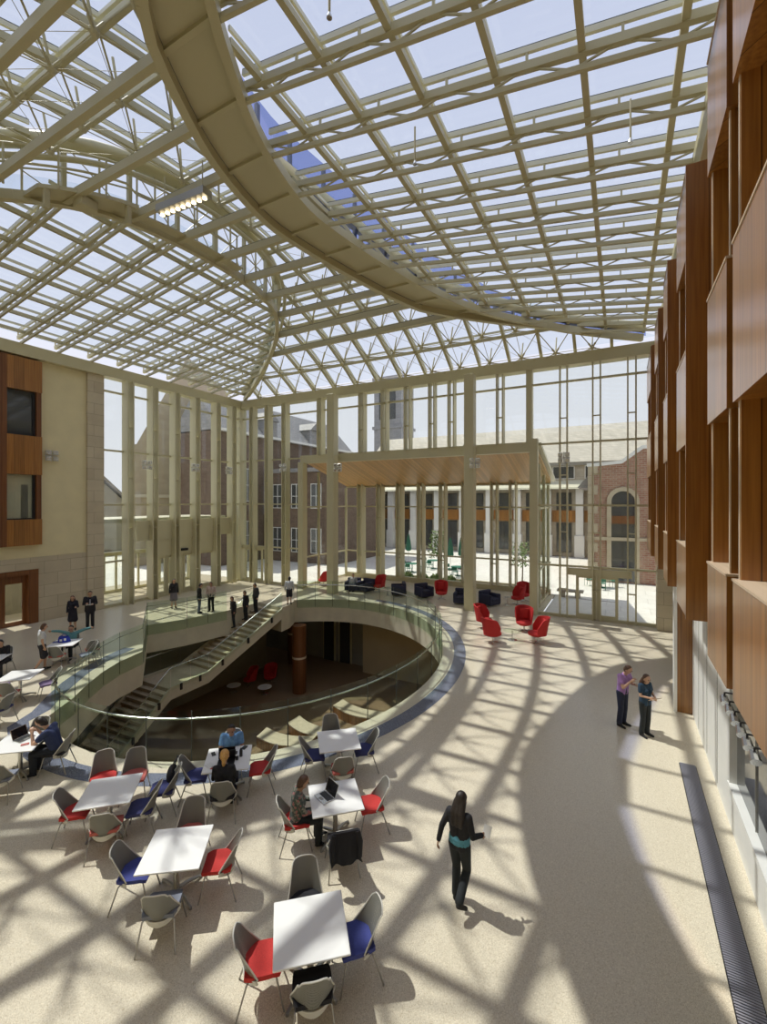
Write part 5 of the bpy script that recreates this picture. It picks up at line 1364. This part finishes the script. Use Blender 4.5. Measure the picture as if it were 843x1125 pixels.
person('person in white shirt and dark shorts walking at the stair head', (x, y, 0), face(318, 664, 322, 645), H=1.66, top=(.62,.66,.70), top_name='white_shirt', bottom=(.03,.03,.04), bottom_name='black_shorts', legs='short', sleeve='long', vox=.013, rleg=((.09, .04, .50), (.10, -.14, .13)))
def on_stair(px, py):
    """foot point on the upper flight: march along the view ray until the tread below is met"""
    d = ray(px, py)
    for i in range(4000):
        t = 15+i*.005; X_, Y_, Z_ = d[0]*t, d[1]*t, EYE+d[2]*t
        f = (20.2-Y_)/4.25
        if 0 <= f <= 1:
            kk = min(14, int(f*15)); z = LZ*(kk+1)/15
            if Z_ <= z: return X_, Y_, z
    return d[0]*t, d[1]*t, -.5
for px, py, lab, kw in [(256, 692, 'person in bulky black coat lowest of the three descending the stair', dict(top=(.02,.018,.02), top_name='black_coat', jacket=True, H=1.78, hair='hair_brown')),
                        (270, 683, 'middle of the three people descending the stair, in dark jacket', dict(top=(.025,.025,.03), top_name='suit', jacket=True, H=1.7)),
                        (281, 674, 'topmost of the three people on the stair, in grey-black top', dict(top=(.06,.06,.065), top_name='charcoal', H=1.72))]:
    x, y, z = on_stair(px, py)
    person(lab, (x, y, z), R(165), sleeve='long', bottom=(.02,.02,.025), bottom_name='black_trousers', vox=.013, **kw)
SKY, SUN, EXPO = 1.14, 3.7, 0.15
# ================================================================== LIGHT
w = bpy.data.worlds.new('world'); bpy.context.scene.world = w; w.use_nodes = True
t = w.node_tree; bg = t.nodes['Background']; L = t.links.new
tc = t.nodes.new('ShaderNodeTexCoord'); sp = t.nodes.new('ShaderNodeSeparateXYZ'); L(tc.outputs['Generated'], sp.inputs[0])
r = t.nodes.new('ShaderNodeValToRGB'); cr = r.color_ramp
cr.elements[0].position = .0; cr.elements[0].color = (.74, .74, .80, 1)
cr.elements[1].position = .9; cr.elements[1].color = (.50, .53, .68, 1)
e_ = cr.elements.new(.35); e_.color = (.64, .66, .76, 1)
L(sp.outputs[2], r.inputs[0]); L(r.outputs[0], bg.inputs[0]); bg.inputs[1].default_value = SKY
sun = bpy.data.lights.new('sun', 'SUN'); sun.energy = SUN; sun.angle = math.radians(.6); sun.color = (1, .945, .85)
so = bpy.data.objects.new('sun', sun); C.objects.link(so)
so.rotation_euler = V((.55, -.035, -1.0)).to_track_quat('-Z', 'Y').to_euler(); so.location = (-30, 12, 40)
sc = bpy.context.scene
sc.view_settings.view_transform = 'Standard'; sc.view_settings.look = 'None'; sc.view_settings.gamma = 1; sc.view_settings.use_curve_mapping = False
sc.view_settings.exposure = EXPO
cy_ = sc.cycles
cy_.use_denoising = True; cy_.denoiser = 'OPENIMAGEDENOISE'
cy_.max_bounces = 8; cy_.diffuse_bounces = 5; cy_.glossy_bounces = 3; cy_.transparent_max_bounces = 32; cy_.transmission_bounces = 4
cy_.sample_clamp_indirect = 6; cy_.caustics_reflective = False; cy_.caustics_refractive = False
